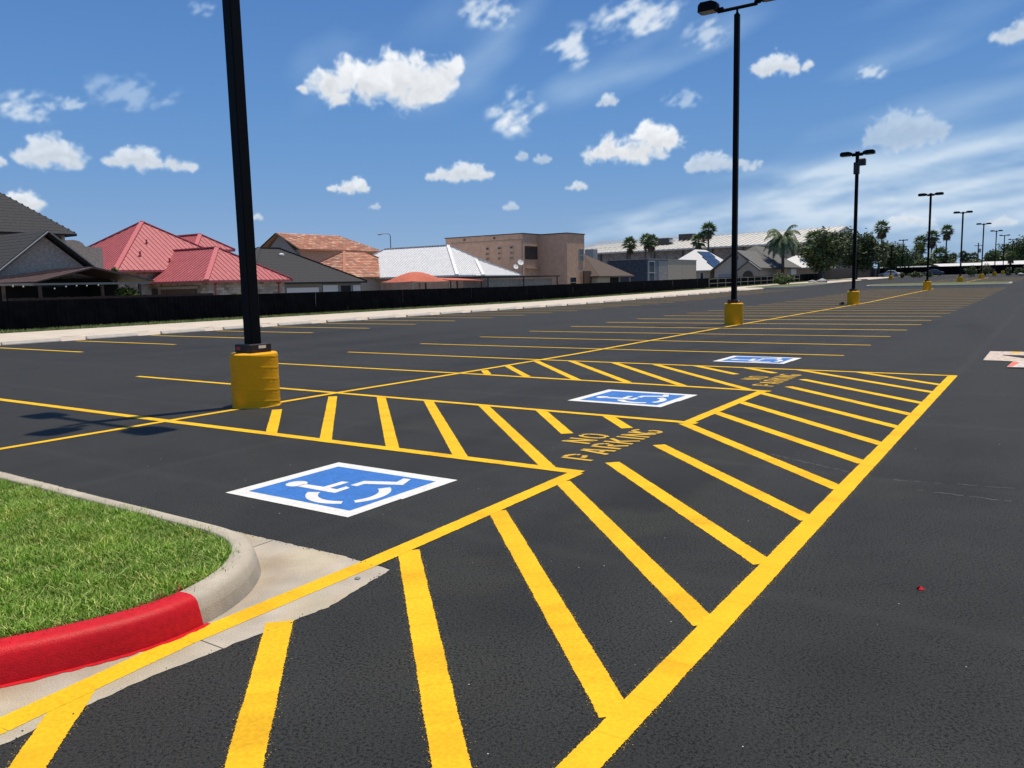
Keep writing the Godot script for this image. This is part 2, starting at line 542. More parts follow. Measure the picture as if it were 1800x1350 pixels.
# painted stripe along a polyline with a slightly ragged edge
func stripe(b: MB, pts: Array, w: float, lift: float, rag := 0.004, sd := 1) -> void:
	b.use_col = true
	var sc := fnl(990, 1.0, 4)
	var n := fnl(sd, 1.0, 2)
	var s := 0.0
	for i in pts.size() - 1:
		var a: Vector2 = pts[i]
		var e: Vector2 = pts[i + 1]
		var d := (e - a).normalized()
		var side := Vector2(-d.y, d.x)
		var near := Vector2(0, 0).distance_to((a + e) * 0.5)
		var step := 0.006 if near < 5.0 else (0.013 if near < 10.0 else (0.08 if near < 18.0 else 1.5))
		var k := maxi(1, int(a.distance_to(e) / step))
		var amp := rag if near < 18.0 else 0.0
		var pl := Vector3.ZERO
		var pr := Vector3.ZERO
		for j in k + 1:
			var t := float(j) / k
			var q := a.lerp(e, t)
			var f := s + t * a.distance_to(e)
			var jl := amp * (n.get_noise_2d(f * 95.0, 3.0) * 1.0 + n.get_noise_2d(f * 4.0, 70.0) * 0.6)
			var jr := amp * (n.get_noise_2d(f * 95.0, 9.0) * 1.0 + n.get_noise_2d(f * 4.0, 90.0) * 0.6)
			var l := q + side * (w * 0.5 + jl)
			var r := q - side * (w * 0.5 + jr)
			var L := Vector3(l.x, gy(l.y) + lift, l.y)
			var Q := Vector3(r.x, gy(r.y) + lift, r.y)
			if j > 0:
				var near_wear := 1.0 - 0.07 * smoothstep(0.12, 0.5, sc.get_noise_2d(q.x * 2.2, q.y * 2.2)) - 0.05 * smoothstep(0.36, 0.6, sc.get_noise_2d(q.x * 14.0 + 40.0, q.y * 14.0))
				b.col = Color(near_wear, near_wear * near_wear, near_wear * near_wear)
				b.quad(pl, pr, Q, L)
			pl = L
			pr = Q
		s += a.distance_to(e)

func line_part(lot: Node3D, called: String, pts: Array, w: float, lift: float, rag := 0.004, label := "") -> void:
	var b := MB.new()
	stripe(b, pts, w, lift, rag, 600 + lot.get_child_count())
	var o := part(called, b, M.yellow, lot)
	if label:
		o.set_meta("label", label)

func flat_poly(b: MB, pts: Array, at: Vector2, lift: float) -> void:   # pts: (up, right) as the driver reads it
	var pv := PackedVector2Array()
	for p in pts:
		pv.append(p)
	var idx := Geometry2D.triangulate_polygon(pv)
	for i in range(0, idx.size(), 3):
		var q := []
		for k in 3:
			var p: Vector2 = pv[idx[i + k]]
			q.append(Vector3(at.x - p.x, lift, at.y - p.y))
		b.tri(q[0], q[1], q[2])

func seg(b: MB, p: Vector2, q: Vector2, w: float, at: Vector2, lift: float) -> void:
	var d := (q - p).normalized()
	var s := Vector2(-d.y, d.x) * w * 0.5
	flat_poly(b, [p + s, q + s, q - s, p - s], at, lift)

func arc(b: MB, c: Vector2, r: float, w0: float, w1: float, a0: float, a1: float, at: Vector2, lift: float) -> void:
	var n := 18   # c is (up, right); angles from right towards up
	var o := []
	var inner := []
	for i in n + 1:
		var t := float(i) / n
		var a := deg_to_rad(a0 + (a1 - a0) * t)
		var w := w0 + (w1 - w0) * t
		o.append(c + Vector2(sin(a), cos(a)) * r)
		inner.append(c + Vector2(sin(a), cos(a)) * (r - w))
	inner.reverse()
	flat_poly(b, o + inner, at, lift)

func wheelchair(lot: Node3D, at: Vector2, label: String) -> void:
	var g := Node3D.new()
	g.name = numbered("accessible_parking_symbol", lot)
	lot.add_child(g, true)
	g.set_meta("label", label)
	var b := MB.new()
	flat_poly(b, [Vector2(0.68, -0.60), Vector2(0.68, 0.60), Vector2(-0.68, 0.60), Vector2(-0.675, -0.06), Vector2(-0.66, -0.06), Vector2(-0.66, -0.60)], at, 0.003)
	part("white_border", b, M.white_paint, g)
	b = MB.new()
	flat_poly(b, [Vector2(0.555, -0.478), Vector2(0.555, 0.475), Vector2(-0.555, 0.475), Vector2(-0.555, -0.478)], at, 0.0042)
	part("blue_field", b, M.blue_paint, g)
	b = MB.new()
	var y := 0.0054
	var head := []
	for i in 22:
		var a := TAU * i / 22
		head.append(Vector2(0.395 + sin(a) * 0.085, -0.135 + cos(a) * 0.088))
	flat_poly(b, head, at, y)
	flat_poly(b, [Vector2(0.34, -0.19), Vector2(0.33, -0.11), Vector2(0.12, -0.10), Vector2(0.12, 0.10), Vector2(0.05, 0.11), Vector2(0.05, -0.10), Vector2(-0.03, -0.10), Vector2(-0.03, 0.0), Vector2(-0.09, -0.02), Vector2(-0.10, -0.19)], at, y)
	flat_poly(b, [Vector2(-0.03, 0.045), Vector2(-0.03, 0.20), Vector2(-0.29, 0.305), Vector2(-0.26, 0.42), Vector2(-0.33, 0.43), Vector2(-0.40, 0.255), Vector2(-0.10, 0.13), Vector2(-0.10, 0.045)], at, y)
	arc(b, Vector2(-0.18, -0.12), 0.325, 0.10, 0.07, 118, 216, at, y)
	arc(b, Vector2(-0.18, -0.12), 0.325, 0.07, 0.10, 234, 326, at, y)
	part("wheelchair_figure", b, M.white_paint, g)

const GLYPH := {   # strokes in a 1 x 1 box, with the gaps of a stencil
	"N": [[0, 0, 0, 1], [0.12, 0.92, 0.88, 0.08], [1, 0, 1, 1]],
	"P": [[0, 0, 0, 1], [0.2, 0.97, 0.62, 0.97], [0.62, 0.97, 0.95, 0.8], [0.95, 0.8, 0.95, 0.68], [0.95, 0.52, 0.6, 0.42], [0.6, 0.42, 0.35, 0.42]],
	"A": [[0, 0, 0.42, 1], [0.58, 1, 1, 0], [0.36, 0.33, 0.66, 0.33]],
	"R": [[0, 0, 0, 1], [0.2, 0.97, 0.65, 0.97], [0.65, 0.97, 0.93, 0.8], [0.93, 0.8, 0.93, 0.66], [0.88, 0.56, 0.35, 0.47], [0.5, 0.42, 1, 0]],
	"K": [[0, 0, 0, 1], [0.22, 0.5, 0.95, 1], [0.4, 0.52, 1, 0]],
	"I": [[0.5, 0, 0.5, 1]],
	"G": [[0.92, 0.86, 0.6, 0.99], [0.6, 0.99, 0.25, 0.9], [0.25, 0.9, 0.04, 0.62], [0.04, 0.36, 0.25, 0.08], [0.25, 0.08, 0.6, 0.0], [0.6, 0.0, 0.97, 0.14], [0.97, 0.14, 0.97, 0.42], [0.97, 0.42, 0.68, 0.42]],
	"O": [[0.42, 1, 0.12, 0.82], [0.12, 0.82, 0.03, 0.5], [0.03, 0.5, 0.12, 0.18], [0.12, 0.18, 0.42, 0], [0.6, 0, 0.88, 0.18], [0.88, 0.18, 0.97, 0.5], [0.97, 0.5, 0.88, 0.82], [0.88, 0.82, 0.6, 1]],
}

func letter(g: Node3D, ch: String, at: Vector2, w: float, h: float) -> void:
	var b := MB.new()
	for s in GLYPH[ch]:
		seg(b, Vector2(s[1] * h, s[0] * w), Vector2(s[3] * h, s[2] * w), 0.05, at, 0.005)
	part("letter", b, M.yellow_text, g)

func no_parking(lot: Node3D, dz: float, label: String) -> void:
	var g := Node3D.new()
	g.name = numbered("no_parking_lettering", lot)
	lot.add_child(g, true)
	g.set_meta("label", label)
	var word := "PARKING"
	var zs := [-6.09, -6.38, -6.65, -6.91, -7.10, -7.29, -7.48]
	for i in 7:
		letter(g, word[i], Vector2(-3.30, zs[i] + dz), 0.165, 0.31)
	letter(g, "N", Vector2(-3.68, -6.74 + dz), 0.16, 0.31)
	letter(g, "O", Vector2(-3.68, -7.0 + dz), 0.19, 0.29)

func make_ground() -> void:
	var plain := func(_x: float, _z: float) -> Color: return Color(1, 1, 1)
	var far := sheet(axis([[-1500, 300.0], [-300, 60.0], [300, 300.0], [1500]]), axis([[400, 100.0], [-40, 10.0], [-240, 300.0], [-1800]]), -0.05, plain)
	far.use_col = false
	part("ground", far, M.ground).set_meta("kind", "structure")

	var lot := structure("parking_lot")
	var n1 := fnl(701, 0.16, 3)
	var n2 := fnl(702, 0.9, 4)
	var n3 := fnl(703, 0.05, 2)
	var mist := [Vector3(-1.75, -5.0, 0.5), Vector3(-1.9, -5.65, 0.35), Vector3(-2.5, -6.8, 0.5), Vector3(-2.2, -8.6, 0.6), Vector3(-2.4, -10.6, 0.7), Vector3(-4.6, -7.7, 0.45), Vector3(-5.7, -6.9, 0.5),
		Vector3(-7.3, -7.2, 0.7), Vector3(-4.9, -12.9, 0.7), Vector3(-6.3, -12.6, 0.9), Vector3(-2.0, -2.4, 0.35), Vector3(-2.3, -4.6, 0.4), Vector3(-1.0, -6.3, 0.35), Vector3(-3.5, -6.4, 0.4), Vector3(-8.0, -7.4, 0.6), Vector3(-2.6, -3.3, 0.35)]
	var paint := func(x: float, z: float) -> Color:
		var streak := n1.get_noise_2d(x * 3.0, z * 0.5)
		var k := 0.96 + 0.34 * streak + 0.24 * n2.get_noise_2d(x, z) + 0.34 * n3.get_noise_2d(x, z)
		k *= 1.0 + 0.16 * smoothstep(-1.6, 0.2, x + 0.5 * n1.get_noise_2d(x, z))  # drive aisle lightened in the vertex colour, standing in for sky reflection
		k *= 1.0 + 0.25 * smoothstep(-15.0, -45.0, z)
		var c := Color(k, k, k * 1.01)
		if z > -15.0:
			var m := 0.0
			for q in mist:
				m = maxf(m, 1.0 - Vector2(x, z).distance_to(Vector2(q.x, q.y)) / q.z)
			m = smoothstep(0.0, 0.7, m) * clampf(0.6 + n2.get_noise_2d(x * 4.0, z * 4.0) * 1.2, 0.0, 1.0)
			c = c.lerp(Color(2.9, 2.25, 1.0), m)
		return c
	var xs := axis([[-27.7, 0.9], [-10.0, 0.16], [1.6, 1.0], [30.0]])
	var zs := axis([[14.0, 2.0], [0.0, 0.16], [-15.0, 0.5], [-50.0, 2.5], [-206.0]])
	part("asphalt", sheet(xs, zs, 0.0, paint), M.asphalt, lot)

	# lines
	line_part(lot, "parking_line", [Vector2(-9.1, 6.0), Vector2(-8.92, -3.7), Vector2(-8.9, -6.7)], 0.105, 0.005, 0.003)
	line_part(lot, "parking_line", [Vector2(-8.88, -7.25), Vector2(-8.86, -8.3), Vector2(-8.72, -11.5), Vector2(-8.65, -15.2), Vector2(-8.85, -26.5), Vector2(-8.9, -44.5), Vector2(-8.98, -81.0)], 0.115, 0.005, 0.003)
	line_part(lot, "parking_line", [Vector2(-14.3, -5.57), Vector2(-9.0, -5.59), Vector2(-3.17, -5.66)], 0.125, 0.0042)
	line_part(lot, "parking_line", [Vector2(-14.24, -8.4), Vector2(-9.0, -8.35), Vector2(-3.17, -8.26)], 0.11, 0.0042)
	line_part(lot, "parking_line", [Vector2(-14.2, -11.18), Vector2(-8.5, -11.2), Vector2(-3.19, -11.08)], 0.11, 0.0042)
	line_part(lot, "parking_line", [Vector2(-14.25, -13.87), Vector2(-8.9, -13.86), Vector2(-1.17, -13.9)], 0.11, 0.0042)
	var z := -16.66
	var k := 0
	while z > -80.0:
		var dz: float = [0.05, 0.12, 0.0, 0.05][k % 4] - 0.05
		line_part(lot, "parking_line", [Vector2(-14.27, z + 0.06), Vector2(-8.9, z + 0.05), Vector2(-3.38 + 0.02 * sin(k * 2.0), z + dz - 0.05)], 0.105 if k < 3 else 0.14, 0.0042, 0.002)
		z -= 2.75
		k += 1
	z = -5.85
	while z > -86.0:
		line_part(lot, "parking_line", [Vector2(-27.25, z + 0.05), Vector2(-21.72 + 0.06 * sin(z * 3.0), z)], 0.13, 0.0042, 0.002)
		z -= 2.735
	z = -112.0
	while z > -150.0:
		line_part(lot, "parking_line", [Vector2(-14.2, z), Vector2(-3.4, z)], 0.105, 0.0042, 0.0)
		z -= 2.75
	line_part(lot, "parking_line", [Vector2(-8.9, -108.0), Vector2(-8.9, -152.0)], 0.115, 0.005, 0.0)
	var kerb_line := [Vector2(-3.09, 0.6), Vector2(-3.125, -1.2), Vector2(-3.18, -2.0), Vector2(-3.165, -3.15), Vector2(-3.205, -5.64)]
	line_part(lot, "hatch_border", kerb_line, 0.125, 0.0036)
	line_part(lot, "hatch_border", [Vector2(-3.28, -8.22), Vector2(-3.29, -11.1)], 0.13, 0.0036)
	line_part(lot, "hatch_border", [Vector2(-1.2, 1.0), Vector2(-1.205, -4.0), Vector2(-1.215, -7.2), Vector2(-1.225, -13.93)], 0.125, 0.0036, 0.004, "long thick yellow border along the drive aisle")
	# hatching: ends nearest the sign lettering stop short of it
	var hs := [[-8.38, -6.83, -7.02, -5.62], [-8.63, -8.05, -6.17, -5.62], [-7.96, -8.35, -5.23, -5.62], [-7.07, -8.34, -4.43, -5.66], [-6.13, -8.33, -3.5, -5.68], [-5.22, -8.3, -4.14, -7.1], [-4.28, -8.28, -3.72, -7.66],
		[-8.61, -11.78, -8.14, -11.24], [-8.75, -12.69, -7.32, -11.24], [-8.6, -13.56, -6.3, -11.16], [-7.96, -13.85, -5.42, -11.2], [-7.0, -13.85, -4.5, -11.16], [-6.14, -13.84, -3.52, -11.14], [-5.35, -13.88, -4.27, -12.87], [-4.46, -13.9, -3.75, -13.26], [-3.5, -13.87, -1.24, -11.82], [-2.56, -13.87, -1.25, -12.68],
		[-3.14, -1.5, -1.62, 0.0], [-2.97, -2.36, -1.2, -0.56], [-3.12, -3.45, -1.22, -1.55], [-3.14, -4.4, -1.24, -2.45], [-3.16, -5.33, -1.24, -3.36], [-3.12, -6.12, -1.25, -4.28], [-3.07, -7.0, -1.24, -5.23], [-3.3, -8.2, -1.24, -6.13], [-3.25, -9.06, -1.25, -7.09], [-3.25, -9.97, -1.25, -7.97], [-3.25, -10.87, -1.25, -8.94], [-3.11, -11.68, -1.25, -9.83], [-3.15, -12.6, -1.25, -10.77]]
	for h in hs:
		line_part(lot, "hatch_stripe", [Vector2(h[0], h[1]), Vector2(h[2], h[3])], 0.127, 0.0028, 0.005 if h[0] > -3.6 else 0.004)
	wheelchair(lot, Vector2(-4.605, -4.36), "blue and white wheelchair symbol nearest the grass island")
	wheelchair(lot, Vector2(-4.64, -9.74), "blue and white wheelchair symbol between the two hatched aisles")
	wheelchair(lot, Vector2(-4.68, -15.36), "farthest blue and white wheelchair symbol, beyond both hatched aisles")
	no_parking(lot, 0.0, "nearer yellow stencilled NO PARKING lettering")
	no_parking(lot, -5.52, "farther yellow stencilled NO PARKING lettering")
	# specks of overspray beside the nearer stripes
	var sp := RandomNumberGenerator.new()
	sp.seed = 19
	var dot := MB.new()
	var rim6 := []
	for i in 6:
		rim6.append(Vector3(cos(TAU * i / 6.0), 0.0, sin(TAU * i / 6.0) * 0.7))
	dot.poly(rim6)
	var spots := []
	var runs := []
	for h in hs:
		runs.append([Vector2(h[0], h[1]), Vector2(h[2], h[3])])
	runs.append([Vector2(-1.2, -1.0), Vector2(-1.21, -8.0)])
	for r in runs:
		var a: Vector2 = r[0]
		var e: Vector2 = r[1]
		var d := (e - a).normalized().orthogonal()
		if ((a + e) * 0.5).length() > 9.0:
			continue
		for i in int(a.distance_to(e) * 260.0):
			var side := 1.0 if sp.randf() < 0.5 else -1.0
			var q := a.lerp(e, sp.randf()) + d * side * (0.060 + absf(sp.randfn()) * 0.012)
			spots.append(q)
	var sm := MultiMesh.new()
	sm.transform_format = MultiMesh.TRANSFORM_3D
	sm.mesh = dot.mesh()
	sm.instance_count = spots.size()
	for i in spots.size():
		sm.set_instance_transform(i, Transform3D(Basis(Vector3.UP, sp.randf() * TAU).scaled(Vector3.ONE * sp.randf_range(0.0007, 0.0026)), Vector3(spots[i].x, 0.0024, spots[i].y)))
	var spray := MultiMeshInstance3D.new()
	spray.name = "paint_overspray"
	spray.multimesh = sm
	spray.material_override = M.yellow_text
	lot.add_child(spray)
	stuff(spray)
	# hairline cracks in the drive aisle
	var cr := RandomNumberGenerator.new()
	cr.seed = 9
	for line in [[Vector2(-0.95, -6.6), Vector2(0.9, -6.9)], [Vector2(-0.75, -6.35), Vector2(0.7, -6.3)], [Vector2(-2.1, -7.1), Vector2(-1.3, -6.7)]]:
		var b := MB.new()
		var prev: Vector2 = line[0]
		for i in range(1, 41):
			var q: Vector2 = (line[0] as Vector2).lerp(line[1], i / 40.0) + Vector2(0, cr.randf_range(-0.016, 0.016))
			if cr.randf() < 0.7:
				var d := (q - prev).orthogonal().normalized() * cr.randf_range(0.0012, 0.0035)
				b.quad(Vector3(prev.x + d.x, 0.0035, prev.y + d.y), Vector3(q.x + d.x, 0.0035, q.y + d.y), Vector3(q.x - d.x, 0.0035, q.y - d.y), Vector3(prev.x - d.x, 0.0035, prev.y - d.y))
			prev = q
		part("crack", b, M.crack, lot)
	# loose grit on the asphalt
	var gb := MB.new()
	gb.ball(Vector3.ZERO, Vector3(1, 0.6, 0.8), 6)
	var mm := MultiMesh.new()
	mm.transform_format = MultiMesh.TRANSFORM_3D
	mm.use_colors = true
	mm.mesh = gb.mesh()
	mm.instance_count = 700
	for i in 700:
		var p := Vector3(cr.randf_range(-9.0, 0.8), 0.001, -cr.randf_range(1.2, 11.0))
		var s := cr.randf_range(0.0015, 0.0045)
		mm.set_instance_transform(i, Transform3D(Basis(Vector3.UP, cr.randf() * TAU).scaled(Vector3.ONE * s), p))
		var t := 0.55 if cr.randf() < 0.25 else 0.03
		mm.set_instance_color(i, Color(t, t * 0.97, t * 0.92))
	var grit := MultiMeshInstance3D.new()
	grit.name = "loose_grit"
	grit.multimesh = mm
	grit.material_override = vmat(0.8)
	add_child(grit)
	stuff(grit)
	tag(grit, "loose pale and dark grit scattered on the asphalt", "grit")

# island outlines, from the far left round the nose
func nose(off: float) -> PackedVector2Array:
	var raw := PackedVector2Array([Vector2(-12.0, -3.0), Vector2(-8, -2.98), Vector2(-5.5, -2.97), Vector2(-4.4, -2.96), Vector2(-4.05, -2.945), Vector2(-3.8, -2.88), Vector2(-3.58, -2.74), Vector2(-3.4, -2.53), Vector2(-3.29, -2.3), Vector2(-3.245, -2.08),
		Vector2(-3.26, -1.85), Vector2(-3.34, -1.6), Vector2(-3.46, -1.34), Vector2(-3.64, -1.05), Vector2(-3.9, -0.75), Vector2(-4.3, -0.5), Vector2(-4.9, -0.33), Vector2(-6, -0.28), Vector2(-12.0, -0.28)])
	var sm := PackedVector2Array()
	for i in raw.size() - 1:
		var p0 := raw[maxi(i - 1, 0)]
		var p3 := raw[mini(i + 2, raw.size() - 1)]
		for k in 10:
			sm.append(raw[i].cubic_interpolate(raw[i + 1], p0, p3, k / 10.0))
	sm.append(raw[-1])
	if off == 0.0:
		return sm
	var out := PackedVector2Array()
	for i in sm.size():
		var t := (sm[mini(i + 1, sm.size() - 1)] - sm[maxi(i - 1, 0)]).normalized()
		out.append(sm[i] + Vector2(-t.y, t.x) * off)
	return out

func kerb_strip(prof: Array, from: int, to: int) -> MB:   # prof: (inward, height)
	var b := MB.new()
	var rings := []
	for p in prof:
		rings.append(nose(p.x))
	b.use_col = true
	var fl := fnl(805, 1.0, 4)
	for i in range(from, to):
		for k in prof.size() - 1:
			var h0: float = prof[k].y
			var h1: float = prof[k + 1].y
			var g: Vector2 = rings[k][i]
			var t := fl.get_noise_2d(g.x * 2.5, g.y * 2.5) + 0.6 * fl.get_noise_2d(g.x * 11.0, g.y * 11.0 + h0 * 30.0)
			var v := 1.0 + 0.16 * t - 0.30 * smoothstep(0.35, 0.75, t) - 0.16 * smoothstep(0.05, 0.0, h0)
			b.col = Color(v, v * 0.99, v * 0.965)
			b.quad(Vector3(rings[k][i].x, h0, rings[k][i].y), Vector3(rings[k][i + 1].x, h0, rings[k][i + 1].y), Vector3(rings[k + 1][i + 1].x, h1, rings[k + 1][i + 1].y), Vector3(rings[k + 1][i].x, h1, rings[k + 1][i].y))
	return b

func make_island() -> void:
	var kerb := structure("kerb")
	var prof := [Vector2(0.0, -0.02), Vector2(0.004, 0.012), Vector2(0.018, 0.07), Vector2(0.03, 0.112), Vector2(0.045, 0.132), Vector2(0.07, 0.143), Vector2(0.10, 0.146), Vector2(0.145, 0.146), Vector2(0.152, 0.138), Vector2(0.158, 0.03)]
	var n := nose(0.0).size()
	var split := 90
	for i in n:
		if nose(0.0)[i].y > -2.16 and nose(0.0)[i].x > -3.5:
			split = i
			break
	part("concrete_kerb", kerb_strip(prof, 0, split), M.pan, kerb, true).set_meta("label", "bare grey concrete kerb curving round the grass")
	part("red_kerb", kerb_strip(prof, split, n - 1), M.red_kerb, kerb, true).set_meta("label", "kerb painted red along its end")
	# red paint run out onto the pan
	var rp := MB.new()
	var r0 := nose(-0.045)
	var r1 := nose(0.004)
	var fl := fnl(802, 2.2, 3)
	for i in range(split - 1, n - 1):
		var w0 := 0.55 + 0.3 * fl.get_noise_1d(i * 0.7)
		var w1 := 0.55 + 0.3 * fl.get_noise_1d((i + 1) * 0.7)
		var a := r1[i].lerp(r0[i], w0)
		var e := r1[i + 1].lerp(r0[i + 1], w1)
		rp.quad(Vector3(r1[i].x, 0.0042, r1[i].y), Vector3(r1[i + 1].x, 0.0042, r1[i + 1].y), Vector3(e.x, 0.0042, e.y), Vector3(a.x, 0.0042, a.y))
	part("red_paint", rp, M.red_kerb, kerb)

	# concrete gutter pan with a squared corner and a worn edge against the asphalt
	var pan := MB.new()
	var edge := [Vector2(-12, -3.24), Vector2(-7.8, -3.22), Vector2(-5.46, -3.18), Vector2(-4.26, -3.16), Vector2(-3.42, -3.18), Vector2(-2.99, -3.15), Vector2(-2.9, -2.6), Vector2(-2.95, -2.15), Vector2(-3.0, -1.7), Vector2(-2.99, -1.15), Vector2(-2.97, 0.4), Vector2(-12, 0.4)]
	var wob := fnl(803, 4.0, 3)
	var outer := PackedVector2Array()
	for i in edge.size() - 1:
		var a: Vector2 = edge[i]
		var e: Vector2 = edge[i + 1]
		var k := maxi(1, int(a.distance_to(e) / 0.025))
		for j in k:
			var q := a.lerp(e, float(j) / k)
			var nn := (e - a).normalized().orthogonal()
			outer.append(q + nn * 0.011 * wob.get_noise_2d(q.x * 3.0, q.y * 3.0))
	outer.append(edge[-1])
	# cut into a fine net so that stains can follow the kerb
	var net := outer.duplicate()
	var gx := -5.4
	while gx < -2.9:
		var gz := -3.13
		while gz < 0.3:
			var q := Vector2(gx + wob.get_noise_2d(gx * 50.0, gz * 50.0) * 0.01, gz)
			if Geometry2D.is_point_in_polygon(q, outer) and not Geometry2D.is_point_in_polygon(q, nose(0.2)):
				net.append(q)
			gz += 0.06
		gx += 0.06
	var idx := Geometry2D.triangulate_delaunay(net)
	var rim := nose(0.0)
	var dirt := fnl(804, 1.6, 4)
	pan.use_col = true
	var shade := []
	for q in net:
		var dk := 9.0
		for k in range(30, rim.size() - 20, 3):
			dk = minf(dk, q.distance_to(rim[k]))
		var t := dirt.get_noise_2d(q.x, q.y)
		var u := dirt.get_noise_2d(q.x * 5.0 + 9.0, q.y * 5.0)
		var m := clampf((1.0 - dk / 0.20) * (0.7 + t * 1.2), 0.0, 1.0)
		var v := 1.0 + 0.12 * t + 0.10 * u
		var rust := clampf(t * 1.6 + 0.15, 0.0, 0.6)
		shade.append(Color(v, v * (1.0 - 0.10 * rust), v * (1.0 - 0.26 * rust)).lerp(Color(0.62, 0.50, 0.36), m * 0.75))
	for i in range(0, idx.size(), 3):
		var ce := (net[idx[i]] + net[idx[i + 1]] + net[idx[i + 2]]) / 3.0
		if not Geometry2D.is_point_in_polygon(ce, outer):
			continue
		var order3 := [0, 1, 2]
		var a3: Vector2 = net[idx[i + 1]] - net[idx[i]]
		var b3: Vector2 = net[idx[i + 2]] - net[idx[i]]
		if a3.cross(b3) < 0.0:
			order3 = [0, 2, 1]
		for j in order3:
			var k: int = idx[i + j]
			pan.v.append(Vector3(net[k].x, 0.002, net[k].y))
			pan.c.append(shade[k])
	var pn := part("gutter_pan", pan, M.pan, kerb)
	var jb := MB.new()
	jb.box(Vector3(-4.0, -0.002, -3.16), Vector3(-3.992, 0.0026, -2.95))
	jb.box(Vector3(-3.16, -0.002, -2.04), Vector3(-2.96, 0.0026, -2.034))
	part("joint", jb, M.joint, kerb)
	var cap := MB.new()
	cap.lathe(Vector3(-3.05, 0.005, -2.955), [Vector2(0.016, 0.0), Vector2(0.016, 0.003), Vector2(0.012, 0.005)], 14)
	part("metal_survey_disc", cap, M.grey_metal, kerb)

	# crumbs of asphalt along the pan
	var cr := RandomNumberGenerator.new()
	cr.seed = 15
	var gb := MB.new()
	gb.ball(Vector3.ZERO, Vector3(1, 0.7, 0.85), 6)
	var mm := MultiMesh.new()
	mm.transform_format = MultiMesh.TRANSFORM_3D
	mm.mesh = gb.mesh()
	mm.instance_count = 420
	for i in 420:
		var q := outer[cr.randi_range(150, outer.size() - 360)]
		while q.y > -3.0 and cr.randf() < 0.85:
			q = outer[cr.randi_range(150, outer.size() - 360)]
		var s := cr.randf_range(0.0015, 0.0045)
		var off := Vector2(cr.randfn() * 0.018, cr.randfn() * 0.018)
		mm.set_instance_transform(i, Transform3D(Basis(Vector3(cr.randf(), 1, cr.randf()).normalized(), cr.randf() * TAU).scaled(Vector3.ONE * s), Vector3(q.x + off.x, 0.004, q.y + off.y)))
	var crumbs := MultiMeshInstance3D.new()
	crumbs.name = "asphalt_crumbs"
	crumbs.multimesh = mm
	crumbs.material_override = M.crumb
	add_child(crumbs)
	stuff(crumbs)
	tag(crumbs, "dark asphalt crumbs along the edge of the concrete gutter", "grit")

	# soil bed and turf
	var bed := MB.new()
	var inner := nose(0.15)
	var bi := Geometry2D.triangulate_polygon(inner)
	for i in range(0, bi.size(), 3):
		bed.tri(Vector3(inner[bi[i]].x, 0.098, inner[bi[i]].y), Vector3(inner[bi[i + 1]].x, 0.098, inner[bi[i + 1]].y), Vector3(inner[bi[i + 2]].x, 0.098, inner[bi[i + 2]].y))
	part("soil_bed", bed, M.soil).set_meta("kind", "structure")
	var meshes := []
	for variant in 3:
		var b := MB.new()
		b.use_col = true
		for i in 13:
			var base := Vector3(cr.randfn() * 0.013, 0, cr.randfn() * 0.013)
			var dir := Vector3(cr.randfn(), 0, cr.randfn()).normalized()
			var h := cr.randf_range(0.03, 0.078)
			var lean := cr.randf_range(0.15, 0.95) * h
			var w := cr.randf_range(0.0014, 0.0026)
			var side := dir.cross(Vector3.UP) * w
			var g := cr.randf_range(0.75, 1.25)
			b.col = Color(0.18 * g, 0.33 * g, 0.024 * g)
			if cr.randf() < 0.09:
				b.col = Color(0.40 * g, 0.44 * g, 0.12 * g)
			var p1 := base + dir * lean * 0.3 + Vector3(0, h * 0.55, 0)
			var p2 := base + dir * lean + Vector3(0, h * (0.95 - 0.25 * lean / h), 0)
			b.quad(base - side, base + side, p1 + side * 0.85, p1 - side * 0.85)
			b.tri(p1 - side * 0.85, p1 + side * 0.85, p2)
		meshes.append(b.mesh())
	var clump := fnl(811, 2.6, 3)
	var sets := [[], [], []]
	var edge_in := nose(0.142)
	var cells := 0
	var edge_out := nose(0.115)
	var red_in := nose(0.168)
	while cells < 46000:
		cells += 1
		var p := Vector2(cr.randf_range(-8.6, -3.2), cr.randf_range(-2.95, -0.25))
		if p.x < -6.4 and p.y > -2.0:
			continue
		if not Geometry2D.is_point_in_polygon(p, edge_in) and (cr.randf() < 0.6 or not Geometry2D.is_point_in_polygon(p, edge_out)):
			continue
		sets[cr.randi() % 3].append(p)
	for s in 3:
		var m2 := MultiMesh.new()
		m2.transform_format = MultiMesh.TRANSFORM_3D
		m2.use_colors = true
		m2.mesh = meshes[s]
		m2.instance_count = sets[s].size()
		for i in sets[s].size():
			var p: Vector2 = sets[s][i]
			var v := clump.get_noise_2d(p.x, p.y)
			var hgt := 0.95 + 0.35 * v + cr.randf_range(-0.15, 0.2)
			m2.set_instance_transform(i, Transform3D(Basis(Vector3.UP, cr.randf() * TAU).scaled(Vector3(1.15, hgt, 1.15)), Vector3(p.x, 0.096, p.y)))
			var t := clampf(0.95 + 0.35 * v, 0.6, 1.4)
			var dry := clampf(clump.get_noise_2d(p.x * 0.8 + 30.0, p.y * 0.8) * 1.4 - 0.1, 0.0, 0.6)
			m2.set_instance_color(i, Color(t * (1.0 + 0.35 * dry), t * (1.0 + 0.05 * dry), t))
			if p.y > -2.25 and p.x > -4.6 and not Geometry2D.is_point_in_polygon(p, red_in):
				m2.set_instance_color(i, Color(1.6, 0.05, 0.5) if cr.randf() < 0.4 else Color(0.3, 0.16, 0.3))
		var turf := MultiMeshInstance3D.new()
		turf.name = numbered("grass", self)
		turf.multimesh = m2
		turf.material_override = M.leaf
		add_child(turf, true)
		stuff(turf)
		tag(turf, "bright green turf filling the kerbed island at the lower left", "grass", "turf of the kerbed island")

